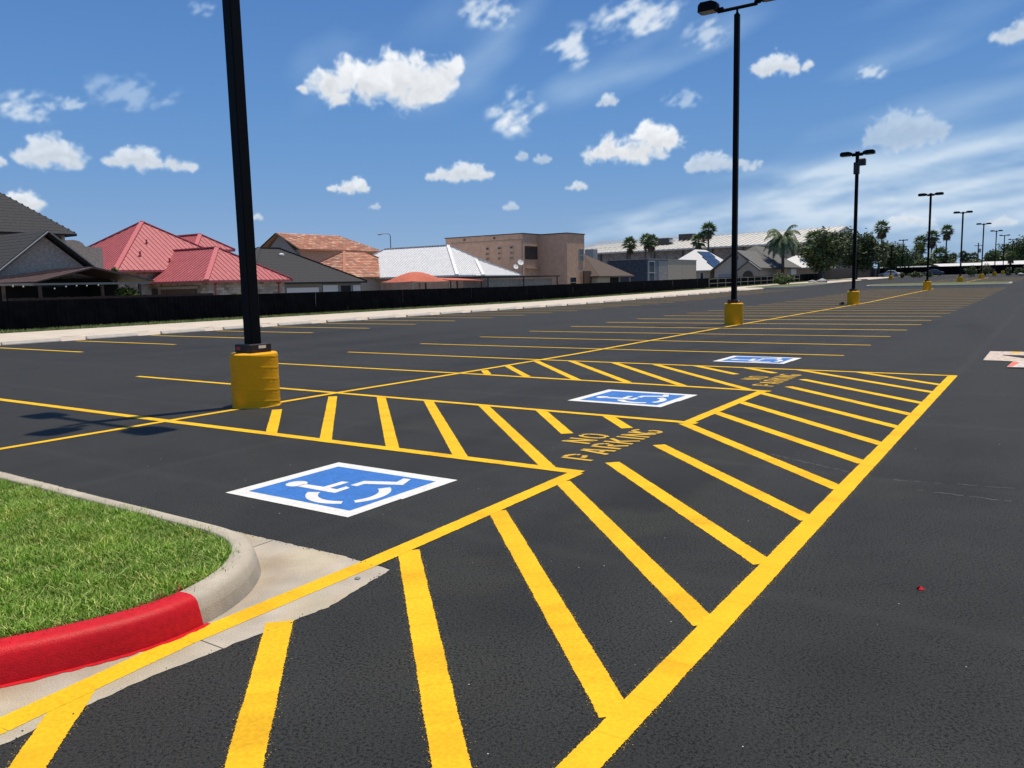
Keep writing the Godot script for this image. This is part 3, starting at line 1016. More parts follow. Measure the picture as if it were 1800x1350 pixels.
# ---------------------------------------------------------------- street furniture
func lamp_head(lamp: Node3D, at: Vector3, dir: Vector3, w: float, l: float, h: float) -> void:
	# a tapered shoebox lantern reaching out along dir
	var s := dir.cross(Vector3.UP).normalized()
	var b := MB.new()
	var rings := []
	for q in [[0.0, 0.32, 0.30], [0.06, 0.8, 0.75], [0.3, 1.0, 1.0], [0.86, 1.0, 1.0], [1.0, 0.8, 0.75]]:
		var c: Vector3 = at + dir * l * q[0]
		var hw: float = w * 0.5 * q[1]
		var hh: float = h * q[2]
		rings.append([c - s * hw, c + s * hw, c + s * hw * 0.84 + Vector3(0, hh, 0), c - s * hw * 0.84 + Vector3(0, hh, 0)])
	for i in 4:
		b.loft(rings[i], rings[i + 1], i == 0 or i == 3)
	var hd := part("head", b, M.black, lamp)
	var g := MB.new()
	var c0 := at + dir * l * 0.2 + Vector3(0, -0.004, 0)
	var c1 := at + dir * l * 0.9 + Vector3(0, -0.004, 0)
	g.loft([c0 - s * w * 0.4, c0 + s * w * 0.4, c1 + s * w * 0.4, c1 - s * w * 0.4], [c0 - s * w * 0.4 - Vector3(0, 0.02, 0), c0 + s * w * 0.4 - Vector3(0, 0.02, 0), c1 + s * w * 0.4 - Vector3(0, 0.02, 0), c1 - s * w * 0.4 - Vector3(0, 0.02, 0)])
	part("lens", g, M.lens, hd)
	var k := MB.new()
	k.bar(at - dir * 0.14, at + dir * 0.03, 0.07, 0.12)
	k.tube(at - dir * 0.12 - s * 0.06, at - dir * 0.12 + s * 0.06, 0.05, 0.05, 10)
	part("knuckle", k, M.black, hd)

func lamp(label: String, x: float, z: float, height: float, pole_w: float, heads: Array, arm: float, detail: int, base_h := 0.72, base_r := 0.315) -> Node3D:
	var o := thing("parking_lot_lamp", label, "street lamp", Vector3(x, gy(z), z), "black light poles on yellow concrete bases")
	var b := MB.new()
	var rg := RandomNumberGenerator.new()
	rg.seed = int(absf(z) * 10)
	if detail > 0:
		# cast in a spiral paper tube, whose seams still show
		var n := 72
		var rows := 60 if detail > 1 else 14
		var fl := fnl(900 + detail, 1.0, 3)
		var ring_prev := []
		for j in rows + 4:
			var t := float(j) / rows
			var y := minf(t, 1.0) * base_h
			var inset := 0.0
			if j >= rows:
				inset = [0.008, 0.022, 0.08, base_r - 0.02][j - rows]
				y = base_h + [-0.004, 0.004, 0.008, 0.01][j - rows]
			elif t > 0.96:
				inset = 0.003
			var rr := []
			for i in n:
				var a := TAU * i / n
				var ph := fposmod(y * 6.6 - a / TAU * 1.0 + 0.1 * fl.get_noise_2d(cos(a) * 2.0, sin(a) * 2.0), 1.0)
				var seam := 0.004 * exp(-pow((ph - 0.5) * 26.0, 2.0)) + 0.0015 * exp(-pow((ph - 0.2) * 30.0, 2.0))
				var r := base_r - inset + (seam if j < rows and detail > 1 else 0.0) + 0.0015 * fl.get_noise_3d(cos(a) * 1.5, y * 3.0, sin(a) * 1.5)
				if j == 0:
					r += 0.006 + 0.012 * maxf(0.0, fl.get_noise_2d(a * 4.0, 3.0))
				rr.append(Vector3(cos(a) * r, y, sin(a) * r))
			if ring_prev.size():
				b.loft(ring_prev, rr, false)
			ring_prev = rr
		b.poly(ring_prev)
		part("concrete_base", b, M.base_yellow, o, true)
	else:
		b.lathe(Vector3.ZERO, [Vector2(base_r, 0), Vector2(base_r, base_h - 0.03), Vector2(base_r - 0.03, base_h)], 20)
		part("concrete_base", b, M.base_yellow, o)
	b = MB.new()
	b.cbox(Vector3(-0.17, base_h + 0.012, -0.17), Vector3(0.17, base_h + 0.125, 0.17), 0.008)
	var cover := part("base_cover", b, M.dark_box, o)
	if detail > 1:
		b = MB.new()
		for q in [[-1, -1], [1, 1], [-1, 1], [1, -1]]:
			b.tube(Vector3(q[0] * 0.13, base_h, q[1] * 0.13), Vector3(q[0] * 0.13, base_h + 0.03, q[1] * 0.13), 0.014, 0.014, 8)
		part("anchor_bolts", b, M.black, cover)
		b = MB.new()
		b.box(Vector3(-0.13, base_h + 0.05, 0.171), Vector3(-0.045, base_h + 0.09, 0.174))
		part("reflector", b, M.red_tag, cover).set_meta("label", "small red reflective sticker")
		b = MB.new()
		b.box(Vector3(0.171, base_h + 0.066, -0.075), Vector3(0.174, base_h + 0.105, 0.045))
		part("reflector", b, M.pale_tag, cover).set_meta("label", "small pale sticker")
	b = MB.new()
	var w := pole_w * 0.5
	b.cbox(Vector3(-w, base_h + 0.1, -w), Vector3(w, height, w), 0.012)
	part("pole", b, M.black, o)
	b = MB.new()
	if arm > 0.3:
		b.lathe(Vector3(0, height - 0.02, 0), [Vector2(w * 1.05, 0), Vector2(w * 0.6, 0.06), Vector2(0.035, 0.09), Vector2(0.035, 0.2)], 10)
		b.tube(Vector3(-arm, height + 0.2, 0), Vector3(arm, height + 0.2, 0), 0.055, 0.055, 10)
		if heads.size() > 2:
			b.tube(Vector3(0, height + 0.2, 0), Vector3(0, height + 0.2, arm * 0.45), 0.055, 0.055, 10)
	else:
		b.tube(Vector3(-arm, height - 0.08, 0), Vector3(arm, height - 0.08, 0), 0.05, 0.05, 10)
		b.cbox(Vector3(-w - 0.02, height - 0.2, -w - 0.02), Vector3(w + 0.02, height + 0.03, w + 0.02), 0.01)
	part("arm", b, M.black, o)
	for hd in heads:
		lamp_head(o, hd[0], hd[1], hd[2], hd[3], hd[4])
	return o

func make_lamps() -> void:
	var X := Vector3.RIGHT
	lamp("nearest black light pole, on a yellow base beside the shadow", -8.98, -6.98, 10.25, 0.165, [[Vector3(-0.8, 10.45, 0), -X, 0.42, 0.6, 0.24], [Vector3(0.92, 10.45, 0), X, 0.46, 0.6, 0.24], [Vector3(0.2, 10.45, 0.3), Vector3(0.25, 0, 1).normalized(), 0.46, 0.5, 0.24]], 0.75, 2)
	lamp("second nearest light pole, its slanting arm cut off by the top of the photo", -9.1, -27.1, 10.2, 0.165, [[Vector3(-0.62, 10.46, 0), -X, 0.46, 0.68, 0.3], [Vector3(0.74, 10.46, 0), X, 0.46, 0.68, 0.3]], 0.66, 2)
	var l3 := lamp("third light pole, with a box lamp bracketed below its twin heads", -9.12, -47.0, 8.15, 0.165, [[Vector3(-0.25, 8.0, 0), -X, 0.4, 0.62, 0.2], [Vector3(0.25, 8.0, 0), X, 0.4, 0.62, 0.2]], 0.24, 1)
	var b := MB.new()
	b.cbox(Vector3(-0.16, 7.0, -0.12), Vector3(0.12, 7.62, 0.16), 0.03)
	b.cbox(Vector3(0.10, 7.42, -0.05), Vector3(0.45, 7.78, 0.3), 0.05)
	part("camera_box", b, M.dark_box, l3)
	var two := [[Vector3(-0.25, 8.0, 0), -X, 0.4, 0.72, 0.2], [Vector3(0.25, 8.0, 0), X, 0.4, 0.72, 0.2]]
	lamp("fourth light pole, standing just before the far grass island", -9.1, -77.6, 8.15, 0.165, two, 0.24, 1)
	lamp("fifth light pole, behind the far grass island", -9.1, -106.5, 8.1, 0.165, two, 0.24, 0)
	lamp("sixth light pole, at the second hedge bush past the far island", -9.1, -139.0, 8.1, 0.165, two, 0.24, 0)
	lamp("seventh light pole, just right of the utility pole", -9.1, -170.0, 8.1, 0.165, two, 0.24, 0)
	lamp("eighth light pole, before the right-hand dark trees", -9.1, -198.0, 8.1, 0.165, two, 0.24, 0)
	lamp("ninth and farthest light pole, against the right-hand trees", -8.9, -232.0, 8.1, 0.165, two, 0.24, 0)
	lamp("light pole with an orange base in front of the silver car", -23.2, -150.0, 5.6, 0.165, [[Vector3(-0.12, 5.5, 0), -X, 0.3, 0.25, 0.2], [Vector3(0.12, 5.5, 0), X, 0.3, 0.25, 0.2]], 0.1, 0)
	lamp("light pole rising behind the far hedge, left of the palm cluster", -28.6, -200.0, 8.2, 0.165, two, 0.24, 0)
	lamp("light pole half hidden by the palm cluster at the far end", -25.2, -230.0, 7.3, 0.165, two, 0.24, 0)

	# what lies about on the asphalt
	var can := MB.new()
	can.box(Vector3(-0.13, 0, -0.08), Vector3(0.12, 0.08, 0.08))
	can.box(Vector3(-0.04, 0.07, -0.05), Vector3(0.1, 0.13, 0.05))
	tag(part("junction_box", can, M.dark_box), "small black box on the ground left of the third yellow base", "box")
	get_node("junction_box").position = Vector3(-9.66, 0.002, -46.85)
	var lt := MB.new()
	lt.tri(Vector3(-0.018, 0.002, 0.004), Vector3(0.0, 0.017, -0.008), Vector3(0.008, 0.003, 0.012))
	lt.tri(Vector3(0.0, 0.017, -0.008), Vector3(0.02, 0.004, -0.01), Vector3(0.008, 0.003, 0.012))
	lt.tri(Vector3(0.0, 0.017, -0.008), Vector3(-0.018, 0.002, 0.004), Vector3(-0.004, 0.02, 0.006))
	var scrap := part("litter", lt, M.red_kerb)
	scrap.position = Vector3(-0.48, 0.001, -4.3)
	tag(scrap, "tiny crumpled red scrap lying on the bare asphalt", "litter")

	# painted-over stencil boards
	var s1 := thing("stencil_board", "pale stencil board with yellow overspray lying flat on the asphalt", "stencil", Vector3(-0.72, 0, -17.4))
	var p := MB.new()
	p.box(Vector3(-0.27, 0.004, -1.05), Vector3(-0.02, 0.012, 0.88))
	p.box(Vector3(-0.02, 0.004, -1.08), Vector3(0.42, 0.012, -0.3))
	p.loft([Vector3(-0.02, 0.005, 0.88), Vector3(-0.02, 0.005, -0.2), Vector3(0.42, 0.005, 0.45), Vector3(0.42, 0.005, 1.0)], [Vector3(-0.02, 0.011, 0.88), Vector3(-0.02, 0.011, -0.2), Vector3(0.42, 0.011, 0.45), Vector3(0.42, 0.011, 1.0)])
	part("board", p, mat(Color(0.72, 0.58, 0.46), 0.6, tone_texture(256, 131, 0.75, 1.0, 0.05, 0.03), 0.8), s1)
	p = MB.new()
	p.loft([Vector3(0.08, 0.0125, -1.04), Vector3(0.24, 0.0125, -1.05), Vector3(0.27, 0.0125, -0.78), Vector3(0.1, 0.0125, -0.76)], [Vector3(0.08, 0.014, -1.04), Vector3(0.24, 0.014, -1.05), Vector3(0.27, 0.014, -0.78), Vector3(0.1, 0.014, -0.76)])
	part("overspray", p, M.yellow, s1)
	p = MB.new()
	p.box(Vector3(0.42, 0.004, -1.08), Vector3(1.1, 0.014, -1.03))
	p.box(Vector3(0.42, 0.004, -0.4), Vector3(1.1, 0.014, -0.34))
	part("frame_strip", p, M.trim_white, s1)
	var s2 := thing("stencil_board", "white stencil board edged with red paint, half under the yellow one", "stencil", Vector3(-0.2, 0, -15.75))
	p = MB.new()
	p.loft([Vector3(-0.38, 0.013, 0.4), Vector3(-0.33, 0.013, -0.6), Vector3(0.9, 0.013, -0.75), Vector3(0.9, 0.013, 0.25)], [Vector3(-0.38, 0.021, 0.4), Vector3(-0.33, 0.021, -0.6), Vector3(0.9, 0.021, -0.75), Vector3(0.9, 0.021, 0.25)])
	part("board", p, mat(Color(0.78, 0.68, 0.6), 0.6, tone_texture(256, 133, 0.75, 1.0, 0.05, 0.03), 0.8), s2)
	p = MB.new()
	p.loft([Vector3(-0.375, 0.0215, 0.38), Vector3(-0.33, 0.0215, -0.59), Vector3(-0.22, 0.0215, -0.4), Vector3(-0.30, 0.0215, 0.3)], [Vector3(-0.375, 0.0225, 0.38), Vector3(-0.33, 0.0225, -0.59), Vector3(-0.22, 0.0225, -0.4), Vector3(-0.30, 0.0225, 0.3)])
	part("overspray", p, mat(Color(0.65, 0.16, 0.1), 0.6), s2)

# ---------------------------------------------------------------- walk, wheel stops, fences, far islands
func make_edge() -> void:
	var walk := structure("sidewalk")
	var zs := [8.0]
	while zs[-1] > -176.0:
		zs.append(zs[-1] - 4.6)
	for i in zs.size() - 1:
		var b := MB.new()
		var a: float = zs[i] - 0.008
		var e: float = zs[i + 1] + 0.008
		var y0 := gy(a)
		var y1 := gy(e)
		b.loft([Vector3(-32.5, y0 - 0.1, a), Vector3(-27.42, y0 - 0.1, a), Vector3(-27.42, y0 + 0.015, a), Vector3(-27.54, y0 + 0.03, a), Vector3(-27.64, y0 + 0.12, a), Vector3(-27.72, y0 + 0.135, a), Vector3(-32.5, y0 + 0.17, a)],
			[Vector3(-32.5, y1 - 0.1, e), Vector3(-27.42, y1 - 0.1, e), Vector3(-27.42, y1 + 0.015, e), Vector3(-27.54, y1 + 0.03, e), Vector3(-27.64, y1 + 0.12, e), Vector3(-27.72, y1 + 0.135, e), Vector3(-32.5, y1 + 0.17, e)])
		part("slab", b, M.walk, walk)
	var st := MB.new()
	var rg := RandomNumberGenerator.new()
	rg.seed = 44
	var z := -5.85
	var sn := fnl(960, 1.0, 3)
	while z > -88.0:   # dirt that gathers between the wheel stops
		var c := Vector3(-27.80, gy(z) + 0.1395, z)
		var pts := []
		for i in 29:
			var t := TAU * i / 28.0
			var rad := 0.75 + 0.75 * sn.get_noise_3d(cos(t) * 0.9, sin(t) * 0.9, z)
			pts.append(c + Vector3(cos(t) * 0.10 * rad, 0.0, sin(t) * 0.42 * rad))
		for i in 28:
			st.tri(c, pts[i + 1], pts[i])
		z -= 2.735
	part("dirt_stain", st, M.stain, walk)
	var vb := sheet(axis([[-34.6, 0.4], [-32.48]]), axis([[8.0, 3.0], [-176.0]]), 0.155, func(_x: float, _z: float) -> Color: return Color(1, 1, 1))
	part("grass_verge", vb, M.verge).set_meta("kind", "structure")
	var bm := MB.new()
	bm.use_col = true
	for i in 14:
		var d := Vector3(rg.randfn(), 0, rg.randfn()).normalized()
		var h := rg.randf_range(0.04, 0.11)
		var c := Vector3(rg.randfn() * 0.06, 0, rg.randfn() * 0.06)
		var s := d.cross(Vector3.UP) * 0.008
		bm.col = Color(0.12, 0.17, 0.045) * rg.randf_range(0.7, 1.4)
		bm.tri(c - s, c + s, c + d * h * 0.7 + Vector3(0, h, 0))
	var mm := MultiMesh.new()
	mm.transform_format = MultiMesh.TRANSFORM_3D
	mm.mesh = bm.mesh()
	mm.instance_count = 9000
	for i in 9000:
		var zz := -pow(rg.randf(), 1.4) * 150.0 - 4.0
		mm.set_instance_transform(i, Transform3D(Basis(Vector3.UP, rg.randf() * TAU).scaled(Vector3.ONE * rg.randf_range(0.7, 1.5)), Vector3(rg.randf_range(-34.0, -32.5), gy(zz) + 0.15, zz)))
	var tuft := MultiMeshInstance3D.new()
	tuft.name = "verge_grass"
	tuft.multimesh = mm
	tuft.material_override = M.leaf
	add_child(tuft)
	stuff(tuft)
	tag(tuft, "narrow strip of mown grass at the foot of the black fence", "grass")

	# wheel stops
	var wb := MB.new()
	var pr := [Vector2(0, 0), Vector2(0.17, 0), Vector2(0.165, 0.03), Vector2(0.105, 0.115), Vector2(0.085, 0.13), Vector2(0.03, 0.13), Vector2(0.015, 0.1)]
	var ends := []
	for s in [-1.0, -0.94, 0.94, 1.0]:
		var r := []
		for q in pr:
			r.append(Vector3((q.x - 0.075) * (0.8 if absf(s) == 1.0 else 1.0), q.y * (0.85 if absf(s) == 1.0 else 1.0), s * 0.92))
		ends.append(r)
	for i in 3:
		wb.loft(ends[i], ends[i + 1], i != 1)
	var first: MeshInstance3D = null
	z = -7.22
	while z > -86.0:
		var o: MeshInstance3D
		if first == null:
			o = part("wheel_stop", wb, M.stop)
			first = o
		else:
			o = first.duplicate()
			o.name = numbered("wheel_stop", self)
			add_child(o, true)
		o.position = Vector3(-27.44 + rg.randf_range(-0.02, 0.04), gy(z) + 0.012, z + rg.randf_range(-0.05, 0.05))
		o.rotation.y = rg.randf_range(-0.015, 0.015)
		tag(o, "low concrete wheel stop lying against the sidewalk edge before the black fence", "wheel stop", "wheel stops along the sidewalk")
		z -= 2.735

	# black privacy fence
	var f := thing("privacy_fence", "long low black screened fence between the sidewalk and the houses", "fence", Vector3(-34.0, 0, 0))
	var shapes := []
	for v in 3:
		var b := MB.new()
		var fl := fnl(950 + v, 1.0, 2)
		for i in 24:
			var rows := []
			for side in 2:
				var zz: float = -1.2 + 0.1 * (i + side)
				var col := []
				for j in 5:
					var yy: float = 1.16 * j / 4.0 + 0.03
					col.append(Vector3(0.02 + 0.018 * fl.get_noise_2d(zz * 3.0, yy * 0.8) + (0.006 if (i + side) % 2 == 0 else -0.004), yy, zz))
				rows.append(col)
			for j in 4:
				b.quad(rows[0][j], rows[1][j], rows[1][j + 1], rows[0][j + 1])
		shapes.append(b.mesh())
	var post := MB.new()
	post.cbox(Vector3(-0.10, -0.2, -0.04), Vector3(-0.03, 1.22, 0.04), 0.008)
	var post_m := post.mesh()
	var rail := MB.new()
	rail.bar(Vector3(-0.01, 1.2, -1.2), Vector3(-0.01, 1.2, 1.2), 0.045, 0.045)
	var rail_m := rail.mesh()
	z = 4.0
	var i := 0
	while z > -146.0:
		var y := gy(z) + 0.14
		for q in [["screen_panel", shapes[i % 3], M.screen], ["post", post_m, M.rail], ["top_rail", rail_m, M.rail]]:
			var o := part(q[0], q[1], q[2], f)
			o.position = Vector3(0, y, z)
			if q[0] == "post":
				o.position.z -= 1.2
		z -= 2.4
		i += 1
	# reddish board fence just behind it
	var bf := thing("board_fence", "weathered reddish board fence behind the black fence by the patio", "fence", Vector3(-38.4, 0, 0))
	z = -17.0
	var board := MB.new()
	board.box(Vector3(0, -0.2, -0.068), Vector3(0.02, 1.44, 0.068))
	var board_m := board.mesh()
	while z > -27.5:
		part("board", board_m, M.board_red, bf).position = Vector3(rg.randf_range(-0.004, 0.004), rg.randf_range(-0.015, 0.015), z)
		z -= 0.142
	# pale rail fence
	var rf := thing("rail_fence", "low open fence of pale posts and two rails before the black fence", "fence", Vector3(-33.55, 0, 0))
	z = -91.0
	var pm := MB.new()
	pm.box(Vector3(-0.035, -0.1, -0.035), Vector3(0.035, 1.2, 0.035))
	var pmesh := pm.mesh()
	while z > -134.0:
		part("post", pmesh, M.pale_rail, rf).position = Vector3(0, gy(z) + 0.1, z)
		if z > -131.0:
			for h in [0.62, 1.16]:
				var rb := MB.new()
				rb.bar(Vector3(0.055, gy(z) + 0.1 + h, z), Vector3(0.055, gy(z - 2.87) + 0.1 + h, z - 2.87), 0.035, 0.05)
				part("rail", rb, M.pale_rail, rf)
		z -= 2.87
	# brown board fence further on
	var wf := thing("board_fence", "taller dark brown board fence past the rail fence, left of the silver car", "fence", Vector3(-34.0, 0, 0))
	z = -149.5
	while z > -200.0:
		var pb := MB.new()
		for k in 12:
			pb.box(Vector3(0.004 * (k % 2), -0.1, -0.1 - k * 0.2), Vector3(0.03 + 0.004 * (k % 2), 1.98 + 0.03 * sin(k * 5.0 + z), 0.09 - k * 0.2))
		part("board_panel", pb, M.brown_fence, wf).position = Vector3(0, gy(z), z)
		z -= 2.4
	# far end of the lot
	var ff := thing("privacy_fence", "black screened fence closing off the far end of the lot", "fence", Vector3(0, gy(-206.0), -206.0))
	for k in 26:
		var o := part("screen_panel", shapes[k % 3], M.screen, ff)
		o.transform = Transform3D(Basis(Vector3.UP, PI / 2).scaled(Vector3(1, 1.68, 1)), Vector3(-34.0 + k * 2.4, 0.0, 0))
		part("post", post_m, M.rail, ff).transform = Transform3D(Basis().scaled(Vector3(1, 1.68, 1)), Vector3(-35.2 + k * 2.4, 0, -0.05))
	# planted islands
	var isl := structure("kerbed_island")
	var kb := MB.new()
	var lw := MB.new()
	for q in [[-17.0, -3.6, -104.0, -90.0], [-31.0, -25.6, -119.0, -92.0]]:
		var o: Array = []
		var inn: Array = []
		for t in 40:
			var a := TAU * t / 40.0
			var ce := Vector2(signf(cos(a)) * pow(absf(cos(a)), 0.55), signf(sin(a)) * pow(absf(sin(a)), 0.55))
			var cx: float = (q[0] + q[1]) * 0.5
			var cz: float = (q[2] + q[3]) * 0.5
			o.append(Vector3(cx + ce.x * (q[1] - q[0]) * 0.5, 0, cz + ce.y * (q[3] - q[2]) * 0.5))
			inn.append(Vector3(cx + ce.x * ((q[1] - q[0]) * 0.5 - 0.16), 0, cz + ce.y * ((q[3] - q[2]) * 0.5 - 0.16)))
		var up := func(p: Vector3, h: float) -> Vector3: return Vector3(p.x, gy(p.z) + h, p.z)
		for t in 40:
			var u := (t + 1) % 40
			kb.quad(up.call(o[t], -0.1), up.call(o[u], -0.1), up.call(o[u], 0.15), up.call(o[t], 0.15))
			kb.quad(up.call(o[t], 0.15), up.call(o[u], 0.15), up.call(inn[u], 0.155), up.call(inn[t], 0.155))
			var c := Vector3((q[0] + q[1]) * 0.5, 0, (q[2] + q[3]) * 0.5)
			lw.tri(up.call(inn[t], 0.15), up.call(inn[u], 0.15), up.call(c, 0.25))
	part("kerb", kb, M.walk, isl)
	part("lawn", lw, M.lawn, isl)

# ---------------------------------------------------------------- vehicles
func car(label: String, body: Material, at: Vector3, turn: float, tall := 1.0) -> void:
	var o := thing("parked_car", label, "car", at, "", turn)   # nose towards +X of its own axes
	var sill := [[-2.3, 0.42, 0.5], [-2.28, 0.78, 0.78], [-1.7, 0.92, 0.86], [-0.6, 0.93, 0.88], [0.8, 0.92, 0.88], [1.55, 0.84, 0.84], [2.15, 0.66, 0.74], [2.3, 0.45, 0.55]]
	var b := MB.new()
	var prev := []
	for s in sill:
		var h: float = s[1] * tall
		var w: float = s[2]
		var r := [Vector3(s[0], 0.2, -w * 0.92), Vector3(s[0], 0.45, -w), Vector3(s[0], h - 0.06, -w * 0.96), Vector3(s[0], h, -w * 0.84), Vector3(s[0], h, w * 0.84), Vector3(s[0], h - 0.06, w * 0.96), Vector3(s[0], 0.45, w), Vector3(s[0], 0.2, w * 0.92)]
		if prev.size():
			b.loft(prev, r, false)
		else:
			b.poly(r)
		prev = r
	b.poly(prev)
	var roof := [[-1.75, 0.9, 0.80], [-1.1, 1.33, 0.66], [-0.4, 1.45, 0.62], [0.25, 1.42, 0.62], [1.05, 0.9, 0.78]]
	prev = []
	for s in roof:
		var h: float = s[1] * tall
		var r := [Vector3(s[0], 0.86 * tall, -0.82), Vector3(s[0], h - 0.05, -s[2] - 0.02), Vector3(s[0], h, -s[2] * 0.85), Vector3(s[0], h, s[2] * 0.85), Vector3(s[0], h - 0.05, s[2] + 0.02), Vector3(s[0], 0.86 * tall, 0.82)]
		if prev.size():
			b.loft(prev, r, false)
		prev = r
	part("body", b, body, o)
	for sd in [-1.0, 1.0]:
		for q in [[-1.35, -0.95, -0.45, -0.45], [-0.38, -0.38, 0.22, 0.72]]:
			var g := MB.new()
			g.loft([Vector3(q[0], 0.93 * tall, sd * 0.815), Vector3(q[3], 0.93 * tall, sd * 0.815), Vector3(q[2], 1.34 * tall, sd * 0.69), Vector3(q[1], 1.34 * tall, sd * 0.69)],
				[Vector3(q[0], 0.93 * tall, sd * 0.79), Vector3(q[3], 0.93 * tall, sd * 0.79), Vector3(q[2], 1.34 * tall, sd * 0.66), Vector3(q[1], 1.34 * tall, sd * 0.66)])
			part("side_window", g, M.glass, o)
		for xw in [-1.4, 1.42]:
			var t := MB.new()
			t.tube(Vector3(xw, 0.32, sd * 0.66), Vector3(xw, 0.32, sd * 0.87), 0.32, 0.32, 18)
			var wh := part("wheel", t, M.tyre, o)
			t = MB.new()
			t.tube(Vector3(xw, 0.32, sd * 0.86), Vector3(xw, 0.32, sd * 0.885), 0.2, 0.18, 14)
			part("rim", t, M.grey_metal, wh)
		var l := MB.new()
		l.box(Vector3(2.14, 0.52, sd * 0.62 - 0.14), Vector3(2.27, 0.62, sd * 0.62 + 0.14))
		part("headlight", l, M.trim_white, o)
		l = MB.new()
		l.box(Vector3(-2.31, 0.62 * tall, sd * 0.6 - 0.13), Vector3(-2.2, 0.74 * tall, sd * 0.6 + 0.13))
		part("tail_light", l, M.tail, o)
	for q in [[0.35, 1.38, 0.98, 0.94, 0.60], [-1.18, 1.3, -1.68, 0.95, 0.60]]:
		var g := MB.new()
		var up := Vector3(0.02 if q[0] > 0 else -0.02, 0.02, 0)
		g.poly([Vector3(q[0], q[1] * tall, -q[4]) + up, Vector3(q[0], q[1] * tall, q[4]) + up, Vector3(q[2], q[3] * tall, q[4] + 0.12) + up, Vector3(q[2], q[3] * tall, -q[4] - 0.12) + up])
		part("windscreen" if q[0] > 0 else "rear_window", g, M.glass, o)

# ---------------------------------------------------------------- houses
func hip_faces(x0: float, x1: float, z0: float, z1: float, ye: float, slope: float, gable0 := false, gable1 := false) -> Array:
	# x0 back, x1 front (larger x); z0 near (larger), z1 far. Ridge along the longer side. gable0/1: upright ends (front/near, back/far)
	var dx := x1 - x0
	var dz := z0 - z1
	var A := Vector3(x1, ye, z0); var B := Vector3(x1, ye, z1); var C := Vector3(x0, ye, z1); var D := Vector3(x0, ye, z0)
	if dx >= dz:
		var h := dz * 0.5
		var zc := (z0 + z1) * 0.5
		var P := Vector3(x1 - (0.0 if gable0 else h), ye + h * slope, zc)
		var Q := Vector3(x0 + (0.0 if gable1 else h), ye + h * slope, zc)
		return [[A, B, P], [B, C, Q, P], [C, D, Q], [D, A, P, Q]]
	var h2 := dx * 0.5
	var xc := (x0 + x1) * 0.5
	var P2 := Vector3(xc, ye + h2 * slope, z0 - (0.0 if gable0 else h2))
	var Q2 := Vector3(xc, ye + h2 * slope, z1 + (0.0 if gable1 else h2))
	return [[A, B, Q2, P2], [B, C, Q2], [C, D, P2, Q2], [D, A, P2]]

func roof_mesh(faces: Array, fascia := 0.16) -> MB:
	var b := MB.new()
	for f in faces:
		b.poly(f)
		for i in f.size():   # fascia under the eaves
			var p: Vector3 = f[i]
			var q: Vector3 = f[(i + 1) % f.size()]
			var low := minf(f[0].y, f[1].y)
			if absf(p.y - low) < 0.01 and absf(q.y - low) < 0.01:
				b.quad(p, q, q - Vector3(0, fascia, 0), p - Vector3(0, fascia, 0))
	return b

func slope_lines(b: MB, f: Array, spacing: float, w: float, h: float, across := false, colors := []) -> void:
	var n: Vector3 = ((f[1] - f[0]) as Vector3).cross(f[2] - f[0]).normalized()
	if n.y < 0:
		n = -n
	if n.y > 0.999 or n.y < 0.02:
		return
	var d := (Vector3.DOWN - n * Vector3.DOWN.dot(n)).normalized()
	var e := n.cross(d)
	if across:
		var k := d
		d = e
		e = k
	var c: float = (f[0] as Vector3).dot(n)
	var lo := INF
	var hi := -INF
	for p in f:
		lo = minf(lo, p.dot(e)); hi = maxf(hi, p.dot(e))
	var s := lo + spacing * 0.5
	var i := 0
	while s < hi:
		var ts := []
		for k in f.size():
			var p: Vector3 = f[k]
			var q: Vector3 = f[(k + 1) % f.size()]
			var a := p.dot(e) - s
			var g := q.dot(e) - s
			if a * g < 0.0:
				var m := p.lerp(q, a / (a - g))
				ts.append(m.dot(d))
		if ts.size() >= 2:
			var t0: float = ts.min()
			var t1: float = ts.max()
			if t1 - t0 > 0.1:
				if colors.size() == 0:
					b.bar(e * s + d * t0 + n * (c + h * 0.5), e * s + d * t1 + n * (c + h * 0.5), w, h, n)
				else:   # a course of roof tiles, each its own tone
					var step := 0.62
					var t := t0 + (step * 0.5 if i % 2 else 0.0) - step
					while t < t1:
						var u0 := maxf(t, t0)
						var u1 := minf(t + step - 0.03, t1)
						if u1 - u0 > 0.05:
							b.col = colors[R.randi() % colors.size()] * R.randf_range(0.8, 1.15)
							var up := -w * 0.5
							var dn := w * 0.56
							b.loft([e * (s + up) + d * u0 + n * (c + 0.004), e * (s + up) + d * u1 + n * (c + 0.004), e * (s + dn) + d * u1 + n * (c + 0.0), e * (s + dn) + d * u0 + n * (c + 0.0)],
								[e * (s + up) + d * u0 + n * (c + 0.02), e * (s + up) + d * u1 + n * (c + 0.02), e * (s + dn) + d * u1 + n * (c + h), e * (s + dn) + d * u0 + n * (c + h)])
						t += step
		s += spacing
		i += 1

func caps(b: MB, faces: Array, w: float, h: float) -> void:
	var seen := {}
	for f in faces:
		for i in f.size():
			var p: Vector3 = f[i]
			var q: Vector3 = f[(i + 1) % f.size()]
			var low := minf(f[0].y, f[1].y)
			if p.y < low + 0.01 and q.y < low + 0.01:
				continue
			var key := str(((p + q) * 50.0).round())
			if seen.has(key):
				continue
			seen[key] = true
			b.bar(p + Vector3(0, h * 0.4, 0), q + Vector3(0, h * 0.4, 0), w, h)

